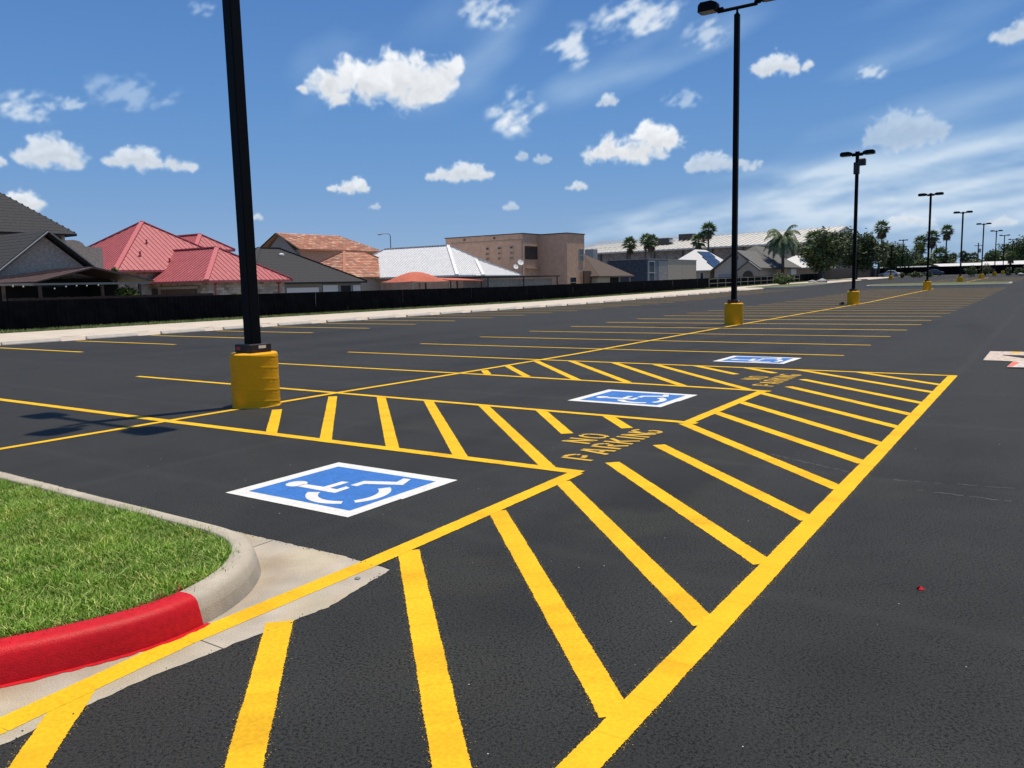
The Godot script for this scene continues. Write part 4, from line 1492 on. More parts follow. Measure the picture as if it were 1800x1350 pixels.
func win(parent: Node, face: String, plane: float, a0: float, a1: float, y0: float, y1: float, frame: Material, called := "window", inside: Material = null, bars := 1) -> void:
	var P := func(a: float, y: float, out: float) -> Vector3: return Vector3(plane + out, y, a) if face == "x" else Vector3(a, y, plane + out)
	var lo := minf(a0, a1)
	var hi := maxf(a0, a1)
	var t := 0.07
	var b := MB.new()
	var bx := func(u0: float, v0: float, u1: float, v1: float, o: float) -> void:
		var p: Vector3 = P.call(u0, v0, -0.02)
		var q: Vector3 = P.call(u1, v1, o)
		b.box(Vector3(minf(p.x, q.x), minf(p.y, q.y), minf(p.z, q.z)), Vector3(maxf(p.x, q.x), maxf(p.y, q.y), maxf(p.z, q.z)))
	bx.call(lo, y0, hi, y0 + t, 0.075)
	bx.call(lo, y1 - t, hi, y1, 0.07)
	bx.call(lo, y0 + t, lo + t, y1 - t, 0.065)
	bx.call(hi - t, y0 + t, hi, y1 - t, 0.065)
	if bars > 1:
		for k in range(1, bars):
			var ym := y0 + (y1 - y0) * k / bars
			bx.call(lo + t, ym - 0.03, hi - t, ym + 0.03, 0.055)
	var w := part(called, b, frame, parent)
	var g := MB.new()
	var p0: Vector3 = P.call(lo + t * 0.6, y0 + t * 0.6, 0.012)
	var p1: Vector3 = P.call(hi - t * 0.6, y1 - t * 0.6, 0.03)
	g.box(Vector3(minf(p0.x, p1.x), p0.y, minf(p0.z, p1.z)), Vector3(maxf(p0.x, p1.x), p1.y, maxf(p0.z, p1.z)))
	part("pane" if inside == null else "panel", g, M.glass if inside == null else inside, w)

func block(parent: Node, called: String, lo: Vector3, hi: Vector3, m: Material) -> MeshInstance3D:
	var b := MB.new()
	b.box(Vector3(minf(lo.x, hi.x), minf(lo.y, hi.y), minf(lo.z, hi.z)), Vector3(maxf(lo.x, hi.x), maxf(lo.y, hi.y), maxf(lo.z, hi.z)))
	return part(called, b, m, parent)

func brick_face(wall: Node, face: String, plane: float, a0: float, a1: float, y0: float, y1: float, holes := []) -> void:
	var b := MB.new()
	b.use_col = true
	var row := 0
	var y := y0
	while y < y1 - 0.1:
		var a := minf(a0, a1) - (0.2 if row % 2 else 0.0)
		while a < maxf(a0, a1):
			var u0 := maxf(a, minf(a0, a1))
			var u1 := minf(a + 0.385, maxf(a0, a1))
			var ok := u1 - u0 > 0.05
			for h in holes:
				if u1 > h[0] and u0 < h[1] and y + 0.18 > h[2] and y < h[3]:
					ok = false
			if ok:
				var g := R.randf_range(0.75, 1.2)
				b.col = Color(0.52 * g, 0.42 * g, 0.33 * g) if R.randf() < 0.75 else Color(0.36 * g, 0.27 * g, 0.21 * g)
				var o := R.randf_range(0.018, 0.03)
				if face == "x":
					b.box(Vector3(plane - 0.01, y, u0), Vector3(plane + o, y + 0.185, u1))
				else:
					b.box(Vector3(u0, y, plane - 0.01), Vector3(u1, y + 0.185, plane + o))
			a += 0.4
		y += 0.2
		row += 1
	stuff(part("bricks", b, M.brick, wall))

func roof(parent: Node, faces: Array, m: Material, kind := "", trim: Material = null) -> MeshInstance3D:
	var r := part("roof", roof_mesh(faces), m, parent)
	if kind == "seam":
		var b := MB.new()
		for f in faces:
			slope_lines(b, f, 0.42, 0.045, 0.04)
		stuff(part("standing_seams", b, m, r))
	elif kind == "tile":
		var b := MB.new()
		b.use_col = true
		for f in faces:
			slope_lines(b, f, 0.34, 0.34, 0.075, true, [Color(0.47, 0.20, 0.12), Color(0.40, 0.175, 0.115), Color(0.52, 0.26, 0.16), Color(0.40, 0.21, 0.15), Color(0.56, 0.34, 0.24)])
		stuff(part("roof_tiles", b, M.tile, r))
	elif kind == "shingle":
		var b := MB.new()
		for f in faces:
			slope_lines(b, f, 0.3, 0.27, 0.008, true)
		stuff(part("shingle_courses", b, m, r))
	if trim:
		var b := MB.new()
		caps(b, faces, 0.34, 0.09)
		part("ridge_cap", b, trim, r)
	return r

func make_houses() -> void:
	R.seed = 5
	# 1 grey shingled house at the left
	var o := thing("shingled_house", "tall tan house with dark shingle roofs and a front gable at the left edge", "house", Vector3(-44, 0, -21.6))
	o.position = Vector3.ZERO
	var w := block(o, "wall", Vector3(-52.0, -0.4, -18.7), Vector3(-44.2, 2.3, -24.45), M.stucco)
	var b := MB.new()
	b.loft([Vector3(-44.2, 2.3, -18.7), Vector3(-44.2, 2.3, -24.45), Vector3(-44.2, 4.6, -21.57)], [Vector3(-52.0, 2.3, -18.7), Vector3(-52.0, 2.3, -24.45), Vector3(-52.0, 4.6, -21.57)])
	part("gable", b, M.stucco, o)
	var gf := [[Vector3(-43.75, 4.93, -21.56), Vector3(-52.6, 4.93, -21.56), Vector3(-52.6, 2.28, -18.25), Vector3(-43.75, 2.28, -18.25)], [Vector3(-43.75, 4.93, -21.56), Vector3(-52.6, 4.93, -21.56), Vector3(-52.6, 2.28, -24.88), Vector3(-43.75, 2.28, -24.88)]]
	var rm := MB.new()
	for f in gf:
		var dn := []
		for p in f:
			dn.append(p - Vector3(0, 0.16, 0))
		rm.loft(f, dn)
	var rr := part("gable_roof", rm, M.shingle, o)
	b = MB.new()
	for f in gf:
		slope_lines(b, f, 0.3, 0.27, 0.008, true)
	stuff(part("shingle_courses", b, M.shingle, rr))
	b = MB.new()
	for s in [-18.25, -24.88]:
		b.bar(Vector3(-43.73, 4.85, -21.56), Vector3(-43.73, 2.2, s), 0.05, 0.2, Vector3.RIGHT)
	part("rake_board", b, M.trim_grey, o)
	block(o, "upper_wall", Vector3(-65.0, -0.4, -14.0), Vector3(-52.55, 5.35, -26.9), M.stucco)
	roof(o, hip_faces(-66.0, -52.0, -13.5, -27.4, 5.4, 0.87), M.shingle, "shingle")
	win(o, "x", -52.55, -25.95, -26.65, 4.3, 5.2, M.trim_dark)
	b = MB.new()
	var pf := []
	for q in [[-26.8, 0.0], [-26.8, 4.95], [-28.4, 5.2], [-29.2, 5.27], [-29.6, 5.2], [-29.85, 5.05], [-30.0, 4.84], [-30.6, 4.82], [-31.2, 4.8], [-31.2, 0.0]]:
		pf.append(Vector3(-56.0, q[1], q[0]))
	var pb := []
	for p in pf:
		pb.append(p + Vector3(-0.35, 0, 0))
	b.loft(pf, pb)
	part("curved_parapet", b, M.stucco, o)

	# patio cover leaning at its front
	var pc := thing("patio_cover", "dark patio shelter with a maroon panel roof before the tan gable", "shelter")
	var pr := [[Vector3(-40.8, 2.92, -22.17), Vector3(-44.1, 2.92, -22.17), Vector3(-44.1, 2.16, -17.2), Vector3(-40.8, 2.22, -19.3)], [Vector3(-40.8, 2.92, -22.17), Vector3(-44.1, 2.92, -22.17), Vector3(-44.1, 2.2, -25.6), Vector3(-40.8, 2.2, -25.5)]]
	rm = MB.new()
	for f in pr:
		var dn := []
		for p in f:
			dn.append(p - Vector3(0, 0.07, 0))
		rm.loft(f, dn)
	rr = part("roof", rm, M.maroon, pc)
	b = MB.new()
	for f in pr:
		slope_lines(b, f, 0.35, 0.05, 0.04)
	part("panel_ribs", b, M.maroon, rr)
	b = MB.new()
	b.box(Vector3(-41.0, 2.03, -25.3), Vector3(-40.9, 2.13, -17.6))
	b.box(Vector3(-44.0, 2.03, -19.6), Vector3(-41.0, 2.13, -19.5))
	part("beam", b, M.pale_rail, pc)
	for zz in [-17.9, -19.55, -22.64, -24.7]:
		block(pc, "post", Vector3(-41.02, -0.3, zz - 0.06), Vector3(-40.9, 2.03, zz + 0.06), M.wood)
	block(pc, "shade_back_panel", Vector3(-44.15, -0.3, -25.2), Vector3(-43.95, 2.4, -16.5), M.interior_shade)  # added panel, the shade of the patio interior put into its colour
	block(pc, "shade_side_panel", Vector3(-44.0, -0.3, -23.65), Vector3(-41.2, 2.1, -23.55), M.interior_shade)  # another added dark sheet standing in for patio shade
	block(pc, "added_counter", Vector3(-42.6, -0.3, -23.3), Vector3(-42.0, 0.95, -18.3), M.interior_shade)  # added block, coloured near-black to deepen the patio shade
	var sl := thing("string_lights", "row of small round bulbs hung under the patio beam", "string lights")
	b = MB.new()
	var prev := Vector3(-40.86, 2.1, -17.8)
	for q in [[-18.29, 2.0], [-18.75, 1.98], [-20.19, 1.86], [-20.75, 1.95], [-21.28, 1.98], [-21.8, 1.97], [-22.39, 1.99]]:
		var p := Vector3(-40.86, q[1] + 0.06, q[0])
		b.tube(prev, p, 0.008, 0.008, 5)
		prev = p
		var bl := MB.new()
		bl.ball(Vector3(-40.86, q[1], q[0]), Vector3(0.04, 0.05, 0.04), 8)
		part("bulb", bl, M.bulb, sl)
	part("cord", b, M.trim_dark, sl)

	# 2 house with the red metal roof
	o = thing("red_roofed_house", "brick house under red standing-seam metal roofs", "house")
	var mw := block(o, "wall", Vector3(-68.5, -0.4, -33.1), Vector3(-57.6, 3.2, -44.5), M.mortar)
	brick_face(mw, "x", -57.6, -33.1, -37.0, 0.2, 3.15)
	brick_face(mw, "z", -33.1, -68.5, -57.6, 0.2, 3.15)
	roof(o, hip_faces(-69.4, -57.0, -32.61, -45.0, 3.25, 0.67), M.red_roof, "seam", M.red_trim)
	roof(o, hip_faces(-68.0, -60.0, -41.4, -45.4, 5.12, 0.68), M.red_roof, "seam", M.red_trim)
	block(o, "upper_wall", Vector3(-67.5, 3.0, -41.8), Vector3(-60.4, 5.1, -45.0), M.stucco)
	var ww := block(o, "wing_wall", Vector3(-62.0, -0.4, -35.7), Vector3(-50.5, 2.28, -42.6), M.mortar)
	brick_face(ww, "z", -35.7, -60.0, -50.5, 0.0, 2.2, [[-57.6, -56.7, -1.0, 1.9], [-56.5, -51.7, -1.0, 1.92]])
	brick_face(ww, "x", -50.5, -35.7, -42.6, 0.0, 2.2)
	roof(o, hip_faces(-64.0, -50.0, -35.23, -43.07, 2.32, 0.655), M.red_roof, "seam", M.red_trim)
	block(o, "garage_door", Vector3(-56.3, -0.3, -35.68), Vector3(-51.9, 1.75, -35.62), M.wood)
	block(o, "door", Vector3(-57.5, -0.3, -35.69), Vector3(-56.8, 1.82, -35.64), M.trim_dark)
	block(o, "garage_lintel", Vector3(-56.6, 1.75, -35.69), Vector3(-51.6, 1.95, -35.58), M.stucco_pale)
	for zz in [-36.25, -42.0]:
		b = MB.new()
		b.bar(Vector3(-50.42, 0, zz), Vector3(-50.42, 1.95, zz), 0.09, 0.09, Vector3.RIGHT)
		b.bar(Vector3(-50.42, 1.95, zz), Vector3(-50.1, 2.2, zz), 0.09, 0.09, Vector3.BACK)
		part("downspout", b, M.red_trim, o)
	for q in [[-58.6, 4.44, -35.6], [-60.2, 5.46, -37.2], [-57.9, 3.93, -37.6]]:
		b = MB.new()
		b.tube(Vector3(q[0], q[1] - 0.2, q[2]), Vector3(q[0], q[1] + 0.28, q[2]), 0.07, 0.07, 10)
		b.tube(Vector3(q[0], q[1] + 0.28, q[2]), Vector3(q[0], q[1] + 0.33, q[2]), 0.12, 0.05, 10)
		part("roof_vent", b, M.red_trim, o)

	# 3 dark hip roof
	o = thing("hip_roofed_house", "low house with one big charcoal shingle hip roof and white siding", "house")
	block(o, "wall", Vector3(-66.0, -0.4, -43.4), Vector3(-55.45, 2.1, -56.1), M.stucco_grey)
	roof(o, hip_faces(-66.4, -55.0, -42.8, -56.5, 2.15, 0.567), M.shingle, "shingle", M.shingle)
	win(o, "x", -55.45, -46.9, -50.75, -0.2, 1.72, M.stucco_grey, "garage_door", M.trim_white, 1)
	win(o, "x", -55.45, -51.1, -53.1, 0.0, 1.9, M.trim_grey, "siding_panel", M.trim_white, 1)
	win(o, "x", -55.45, -53.3, -54.75, 0.1, 1.85, M.trim_grey)
	win(o, "x", -55.45, -54.9, -56.05, 0.0, 1.86, M.trim_grey, "siding_panel", M.trim_white, 1)
	b = MB.new()
	b.ball(Vector3(-59.4, 4.72, -50.0), Vector3(0.16, 0.16, 0.3), 10)
	part("roof_vent", b, M.trim_white, o)

	# 4 terracotta tiled house
	o = thing("tiled_house", "two-storey house with a grey gable and terracotta tile roofs", "house")
	block(o, "upper_wall", Vector3(-79.2, 0.0, -63.9), Vector3(-72.6, 6.05, -76.2), M.stucco_pale)
	b = MB.new()
	b.loft([Vector3(-79.3, 5.2, -63.7), Vector3(-72.5, 5.2, -63.7), Vector3(-75.85, 7.95, -63.7)], [Vector3(-79.3, 5.2, -64.0), Vector3(-72.5, 5.2, -64.0), Vector3(-75.85, 7.95, -64.0)])
	b.box(Vector3(-79.2, 0.0, -63.88), Vector3(-72.6, 5.2, -63.72))
	part("gable", b, M.stucco_grey, o)
	var hf := hip_faces(-79.7, -72.0, -63.2, -77.0, 6.12, 0.52, true, false)
	hf.pop_back()
	roof(o, hf, M.stucco_brown, "tile")
	b = MB.new()
	for s in [-79.75, -71.95]:
		b.bar(Vector3(-75.85, 8.08, -63.19), Vector3(s, 6.06, -63.19), 0.05, 0.24, Vector3.BACK)
	part("rake_board", b, M.trim_dark, o)
	block(o, "wall", Vector3(-70.4, -0.4, -60.9), Vector3(-62.5, 2.62, -72.0), M.stucco)
	hf = hip_faces(-71.0, -62.0, -60.35, -72.5, 2.7, 0.645)
	roof(o, hf, M.stucco_brown, "tile")
	b = MB.new()
	caps(b, hf, 0.3, 0.14)
	part("ridge_cap", b, mat(Color(0.38, 0.16, 0.10), 0.85), o)
	win(o, "x", -62.5, -66.3, -67.4, 0.6, 2.1, M.trim_dark)

	# shade canopies
	var cp := thing("shade_canopy", "orange fabric barrel canopy on pale posts before the tiled house", "canopy")
	b = MB.new()
	var grid := []
	for i in 17:
		var row := []
		for j in 11:
			var s := -1.0 + 2.0 * i / 16.0
			var t := -1.0 + 2.0 * j / 10.0
			row.append(Vector3(-44.7 + t * 1.7, 1.95 + 0.80 * (1.0 - pow(absf(s), 2.0)) * (1.0 - pow(absf(t), 2.2)) - 0.05 * (1.0 - t * t) * float(absf(s) > 0.99) - 0.05 * (1.0 - s * s) * float(absf(t) > 0.99), -51.7 - s * 2.4))
		grid.append(row)
	for i in 16:
		for j in 10:
			b.quad(grid[i][j], grid[i + 1][j], grid[i + 1][j + 1], grid[i][j + 1])
	part("fabric", b, M.canopy, cp, true)
	b = MB.new()
	b.box(Vector3(-43.05, 1.83, -54.1), Vector3(-42.97, 1.90, -49.3))
	b.box(Vector3(-46.4, 1.832, -49.38), Vector3(-43.05, 1.902, -49.3))
	part("edge_beam", b, M.pale_rail, cp)
	for q in [[-44.6, -49.34], [-43.02, -49.34], [-43.02, -54.05], [-46.3, -49.34], [-46.3, -54.05]]:
		block(cp, "post", Vector3(q[0] - 0.06, -0.3, q[1] - 0.06), Vector3(q[0] + 0.06, 1.9, q[1] + 0.06), M.pale_rail)
	cp = thing("shade_canopy", "flatter orange fabric canopy just right of the barrel canopy", "canopy")
	b = MB.new()
	b.loft([Vector3(-43.0, 2.02, -54.2), Vector3(-43.0, 1.95, -59.1), Vector3(-46.0, 2.2, -59.1), Vector3(-46.0, 2.3, -54.2)], [Vector3(-43.0, 1.93, -54.2), Vector3(-43.0, 1.86, -59.1), Vector3(-46.0, 2.11, -59.1), Vector3(-46.0, 2.21, -54.2)])
	part("fabric", b, M.canopy, cp)
	for q in [[-43.1, -54.4], [-43.1, -58.9], [-45.9, -54.4], [-45.9, -58.9]]:
		block(cp, "post", Vector3(q[0] - 0.05, -0.3, q[1] - 0.05), Vector3(q[0] + 0.05, 1.95, q[1] + 0.05), M.trim_dark)

	# 6 silver metal roof
	o = thing("silver_roofed_house", "house under a pale silver ribbed metal hip roof", "house")
	block(o, "wall", Vector3(-70.0, -0.4, -66.0), Vector3(-51.6, 2.45, -75.6), M.stucco_brown)
	roof(o, hip_faces(-71.0, -51.0, -65.5, -76.07, 2.6, 0.64), M.silver, "seam", M.silver)
	roof(o, hip_faces(-62.0, -50.0, -68.74, -76.12, 2.53, 0.5), M.silver, "seam", M.silver)
	block(o, "wing_wall", Vector3(-60.0, -0.4, -69.2), Vector3(-50.5, 2.4, -75.7), M.stucco)
	win(o, "x", -50.5, -70.2, -71.4, 0.6, 1.9, M.trim_dark)
	for q in [[-51.6, -77.3, 3.5, 0.3], [-51.6, -78.3, 4.0, 0.36]]:
		var ds := thing("satellite_dish", "lower left white satellite dish behind the silver roof's corner" if q[1] > -78.0 else "upper right white satellite dish behind the silver roof's corner", "satellite dish")
		var c := Vector3(q[0], q[2], q[1])
		var dirn := Vector3(0.75, 0.45, 0.5).normalized()
		b = MB.new()
		var pv := []
		for k in 6:
			var rad: float = q[3] * k / 5.0
			var rg := b.ring(c + dirn * (rad * rad * 0.35), dirn, maxf(rad, 0.01), 18)
			if pv.size():
				b.loft(pv, rg, false)
			pv = rg
		part("dish", b, M.trim_white, ds, true)
		b = MB.new()
		b.tube(Vector3(c.x - 0.25, 0.0, c.z - 0.1), Vector3(c.x - 0.25, c.y, c.z - 0.1), 0.035, 0.035, 8)
		b.tube(Vector3(c.x - 0.25, c.y, c.z - 0.1), c, 0.03, 0.03, 8)
		b.tube(c - Vector3(0, q[3] * 0.8, 0), c + dirn * 0.5, 0.015, 0.015, 6)
		part("mast", b, M.trim_grey, ds)

	# 7 tan flat-roofed building
	o = thing("stucco_building", "tall tan stucco building with flat parapets and a grid of small square windows", "building")
	block(o, "wall", Vector3(-63.5, -0.4, -79.43), Vector3(-52.0, 7.35, -92.0), M.stucco_brown)
	block(o, "bay_wall", Vector3(-52.0, -0.4, -82.9), Vector3(-48.0, 7.3, -87.17), M.stucco_brown)
	b = MB.new()
	b.box(Vector3(-63.6, 7.35, -79.75), Vector3(-51.92, 7.45, -79.35))
	b.box(Vector3(-52.3, 7.352, -92.0), Vector3(-51.92, 7.452, -79.75))
	b.box(Vector3(-51.92, 7.3, -83.15), Vector3(-47.92, 7.41, -82.82))
	b.box(Vector3(-48.25, 7.302, -87.25), Vector3(-47.92, 7.412, -83.15))
	part("coping", b, M.trim_dark, o)
	b = MB.new()
	b.box(Vector3(-62.6, 6.62, -79.43), Vector3(-52.1, 6.72, -79.36))
	b.box(Vector3(-52.14, 2.9, -79.43), Vector3(-52.04, 6.62, -79.36))
	part("ledge", b, M.stucco_pale, o)
	for cx in [-57.05, -55.3, -53.55]:
		for cy in [5.83, 5.2, 4.6]:
			win(o, "z", -79.43, cx - 0.27, cx + 0.27, cy - 0.2, cy + 0.2, M.stucco_brown)
	win(o, "x", -52.0, -79.9, -82.6, 4.4, 5.95, M.trim_dark)
	block(o, "balcony_ledge", Vector3(-52.0, 3.25, -79.9), Vector3(-51.7, 3.42, -82.7), M.stucco_pale)
	win(o, "x", -48.0, -85.75, -86.85, 4.05, 5.6, M.stucco_cream, "window", null, 2)
	win(o, "x", -48.0, -83.5, -85.0, 0.9, 2.2, M.stucco_cream, "window", null, 2)
	for q in [-60.5, -56.0]:
		block(o, "scupper", Vector3(q - 0.12, 6.95, -79.44), Vector3(q + 0.12, 7.12, -79.3), M.trim_dark)

	# carport with a shed
	o = thing("carport", "flat dark-edged carport roof over a pale ribbed shed before the stucco building", "carport")
	block(o, "roof", Vector3(-48.0, 2.2, -72.8), Vector3(-43.0, 2.32, -59.6), M.dark_box)
	for q in [-60.0, -66.0, -72.4]:
		block(o, "post", Vector3(-43.2, -0.3, q - 0.05), Vector3(-43.1, 2.2, q + 0.05), M.trim_dark)
	var sh := thing("storage_shed", "pale ribbed metal shed under the carport roof", "shed")
	block(sh, "body", Vector3(-46.5, -0.3, -72.0), Vector3(-43.6, 2.0, -60.6), M.metal_panel)
	b = MB.new()
	var q0 := -60.7
	while q0 > -72.0:
		b.box(Vector3(-43.61, -0.2, q0 - 0.06), Vector3(-43.56, 1.98, q0))
		q0 -= 0.25
	part("ribs", b, M.metal_panel, sh)

	# 9 brown hip roof
	o = thing("brown_roofed_house", "low house with a brown shingle hip roof and an open porch", "house")
	block(o, "wall", Vector3(-55.5, -0.4, -87.9), Vector3(-47.6, 2.15, -96.4), M.stucco_cream)
	roof(o, hip_faces(-56.0, -46.0, -87.2, -97.05, 2.25, 0.6), M.shingle_brown, "shingle")
	block(o, "porch_wall", Vector3(-47.6, -0.4, -87.7), Vector3(-46.5, 2.1, -91.0), M.stucco_cream)
	block(o, "porch_shade_panel", Vector3(-47.58, -0.3, -91.2), Vector3(-47.5, 2.05, -96.2), M.interior_shade)  # dark sheet painted as the shade within the open porch
	for q in [-93.5, -96.5]:
		block(o, "porch_post", Vector3(-46.5, -0.3, q - 0.08), Vector3(-46.34, 2.2, q + 0.08), M.stucco_cream)
	block(o, "wood_panel", Vector3(-47.5, 1.0, -85.8), Vector3(-47.3, 2.9, -87.6), M.wood)

	# 10 blue flat-roofed building
	o = thing("blue_building", "flat-roofed dark blue building with pale metal panels along its front", "building")
	block(o, "wall", Vector3(-52.0, -0.4, -101.0), Vector3(-46.0, 4.42, -119.0), M.blue_wall)
	block(o, "front_panel", Vector3(-46.0, 0.0, -101.05), Vector3(-45.95, 4.4, -104.8), M.slate_wall)
	block(o, "front_panel", Vector3(-46.0, 0.0, -104.85), Vector3(-45.94, 4.3, -107.95), M.metal_panel)
	block(o, "front_panel", Vector3(-46.0, 0.0, -108.0), Vector3(-45.93, 4.48, -113.4), M.stucco_cream)
	block(o, "front_panel", Vector3(-46.0, 0.0, -113.45), Vector3(-45.93, 4.48, -119.0), M.stucco_cream)
	win(o, "x", -45.95, -101.4, -103.4, 1.0, 4.2, M.trim_white, "window", M.blue_wall, 2)
	block(o, "coping", Vector3(-52.1, 4.42, -119.1), Vector3(-45.88, 4.52, -100.9), M.trim_grey)

	# 12 white roof with solar panels
	o = thing("white_roofed_house", "small cream house with a white roof carrying solar panels", "house")
	block(o, "wall", Vector3(-57.5, -0.4, -132.3), Vector3(-48.6, 3.0, -146.0), M.stucco_cream)
	var wf := hip_faces(-58.0, -48.0, -131.7, -147.0, 3.08, 0.75)
	roof(o, wf, M.white_roof)
	for i in 3:
		for j in 2:
			var f: Array = wf[0]
			var n := Vector3(0.6, 0.8, 0)
			var p := func(d: float, zz: float) -> Vector3: return Vector3(-48.0 - d * 0.8, 3.08 + d * 0.6, zz) + n * 0.08
			b = MB.new()
			var d0 := 0.75 + i * 1.6
			var z0 := -133.6 - i * 1.15 - j * 3.0
			var ra := [p.call(d0, z0), p.call(d0, z0 - 2.9), p.call(d0 + 1.5, z0 - 2.9), p.call(d0 + 1.5, z0)]
			var rb := []
			for q in ra:
				rb.append(q + n * 0.05)
			b.loft(ra, rb)
			part("solar_panel", b, M.solar, o)
	win(o, "z", -132.3, -50.4, -49.7, 1.2, 2.75, M.trim_white)
	win(o, "z", -132.3, -51.8, -51.1, 1.2, 2.75, M.trim_white)

	# 13 grey gabled house behind the light pole
	o = thing("gabled_house", "tan house with grey shingle gables and an arched entry behind the second pole", "house")
	block(o, "wall", Vector3(-47.0, -0.4, -130.0), Vector3(-39.9, 3.1, -152.0), M.stucco)
	b = MB.new()
	b.loft([Vector3(-47.0, 3.1, -130.0), Vector3(-39.9, 3.1, -130.0), Vector3(-43.3, 5.85, -130.0)], [Vector3(-47.0, 3.1, -136.0), Vector3(-39.9, 3.1, -136.0), Vector3(-43.3, 5.85, -136.0)])
	part("gable", b, M.stucco, o)
	var g1 := [[Vector3(-43.3, 6.15, -129.6), Vector3(-43.3, 6.15, -144.0), Vector3(-47.6, 3.0, -144.0), Vector3(-47.6, 3.0, -129.6)], [Vector3(-43.3, 6.15, -129.6), Vector3(-43.3, 6.15, -144.0), Vector3(-39.3, 3.2, -144.0), Vector3(-39.3, 3.2, -129.6)]]
	rm = MB.new()
	for f in g1:
		var dn := []
		for p in f:
			dn.append(p - Vector3(0, 0.2, 0))
		rm.loft(f, dn)
	part("gable_roof", rm, M.shingle_grey, o)
	roof(o, hip_faces(-49.5, -38.8, -136.5, -153.0, 3.3, 0.72), M.shingle_grey, "shingle")
	b = MB.new()
	b.box(Vector3(-42.6, -0.3, -130.02), Vector3(-39.4, 2.9, -128.8))
	b.loft([Vector3(-42.6, 2.9, -128.8), Vector3(-39.4, 2.9, -128.8), Vector3(-41.0, 4.1, -128.8)], [Vector3(-42.6, 2.9, -130.0), Vector3(-39.4, 2.9, -130.0), Vector3(-41.0, 4.1, -130.0)])
	part("entry_wall", b, M.stucco_pale, o)
	b = MB.new()
	b.bar(Vector3(-41.0, 4.25, -129.3), Vector3(-42.85, 2.85, -129.3), 1.3, 0.12, Vector3.BACK.cross(Vector3(1, 1, 0)).abs())
	b.bar(Vector3(-41.0, 4.25, -129.3), Vector3(-39.15, 2.85, -129.3), 1.3, 0.12, Vector3.UP)
	part("entry_roof", b, M.shingle_grey, o)
	b = MB.new()
	var ap := [Vector3(-41.85, 0.0, -128.78), Vector3(-40.15, 0.0, -128.78)]
	for i in 13:
		var a := PI * i / 12.0
		ap.append(Vector3(-41.0 + 0.85 * cos(a), 1.9 + 0.85 * sin(a), -128.78))
	var aq := []
	for p in ap:
		aq.append(p + Vector3(0, 0, 0.03))
	b.loft(ap, aq)
	part("arched_entry", b, M.glass, o)
	block(o, "garage_door", Vector3(-46.3, -0.2, -130.02), Vector3(-42.75, 2.35, -129.95), M.trim_grey)
	b = MB.new()
	b.lathe(Vector3(0, 0, 0), [Vector2(0.3, -0.03), Vector2(0.3, 0.03)], 14)
	var gv := part("gable_vent", b, M.trim_dark, o)
	gv.transform = Transform3D(Basis(Vector3.RIGHT, PI / 2), Vector3(-43.3, 4.9, -129.98))
	win(o, "x", -39.9, -140.0, -141.5, 0.9, 2.4, M.trim_white)
	block(o, "side_wall", Vector3(-39.88, 0.0, -148.0), Vector3(-39.3, 3.0, -151.5), M.trim_white)
	o = thing("white_house", "pale low house mostly hidden behind the spreading dark tree", "house")
	block(o, "wall", Vector3(-46.0, -0.3, -156.0), Vector3(-37.5, 3.3, -172.0), M.stucco_pale)
	roof(o, hip_faces(-46.6, -37.0, -155.5, -172.5, 3.3, 0.5), M.white_roof)

	# 11 long warehouse
	o = thing("warehouse", "very long warehouse with a pale metal roof behind the houses", "warehouse")
	block(o, "wall", Vector3(-100.0, -0.4, -170.2), Vector3(-40.0, 8.35, -220.0), M.ware_wall)
	b = MB.new()
	var e0 := Vector3(-101.0, 8.3, -169.6)
	var e1 := Vector3(-39.0, 8.6, -169.6)
	var t0 := Vector3(-101.0, 11.3, -192.0)
	var t1 := Vector3(-39.0, 12.6, -192.0)
	b.quad(e0, e1, t1, t0)
	b.quad(e0, e1, e1 - Vector3(0, 0.35, 0), e0 - Vector3(0, 0.35, 0))
	b.quad(t0, t1, Vector3(-39, 8.6, -216), Vector3(-101, 8.3, -216))
	b.poly([e0, t0, Vector3(-101, 8.3, -216)])
	b.poly([e1, t1, Vector3(-39, 8.6, -216)])
	var wr := part("roof", b, M.ware_roof, o)
	b = MB.new()
	slope_lines(b, [e0, e1, t1, t0], 1.2, 0.12, 0.12)
	stuff(part("roof_ribs", b, M.ware_roof, wr))
	b = MB.new()
	for i in 46:
		var x := -99.0 + i * 1.3
		b.box(Vector3(x, 9.55 + i * 0.006, -178.6), Vector3(x + 0.55, 9.85 + i * 0.006, -178.2))
	part("snow_guard_row", b, M.trim_white, wr)
	for i in 9:
		var x := -96.0 + i * 6.8
		block(o, "pilaster", Vector3(x - 0.15, 0, -170.2), Vector3(x + 0.15, 8.3, -170.0), M.trim_dark)
	for q in [[-77.6, -74.9, 9.6, 11.0, -176.5], [-75.3, -71.9, 10.9, 12.1, -183.5], [-71.6, -69.2, 10.9, 11.8, -184.5]]:
		var un := block(o, "rooftop_unit", Vector3(q[0], q[2] - 0.8, q[4] - 2.5), Vector3(q[1], q[3] + 0.3, q[4]), M.trim_dark)
		block(un, "hood", Vector3(q[1] - 0.2, q[3] - 0.7, q[4] - 1.8), Vector3(q[1] + 0.8, q[3] - 0.1, q[4] - 0.4), M.trim_white)
	o = thing("rooftop_box", "grey air-conditioning box beside the stucco building's right corner", "air conditioner")
	block(o, "cabinet", Vector3(-66.0, 5.2, -121.5), Vector3(-64.4, 7.0, -120.0), M.trim_grey)
	block(o, "stand", Vector3(-66.0, -0.3, -121.4), Vector3(-64.5, 5.2, -120.1), M.stucco_grey)

	# low white-roofed homes behind the far fence
	var hn := 0
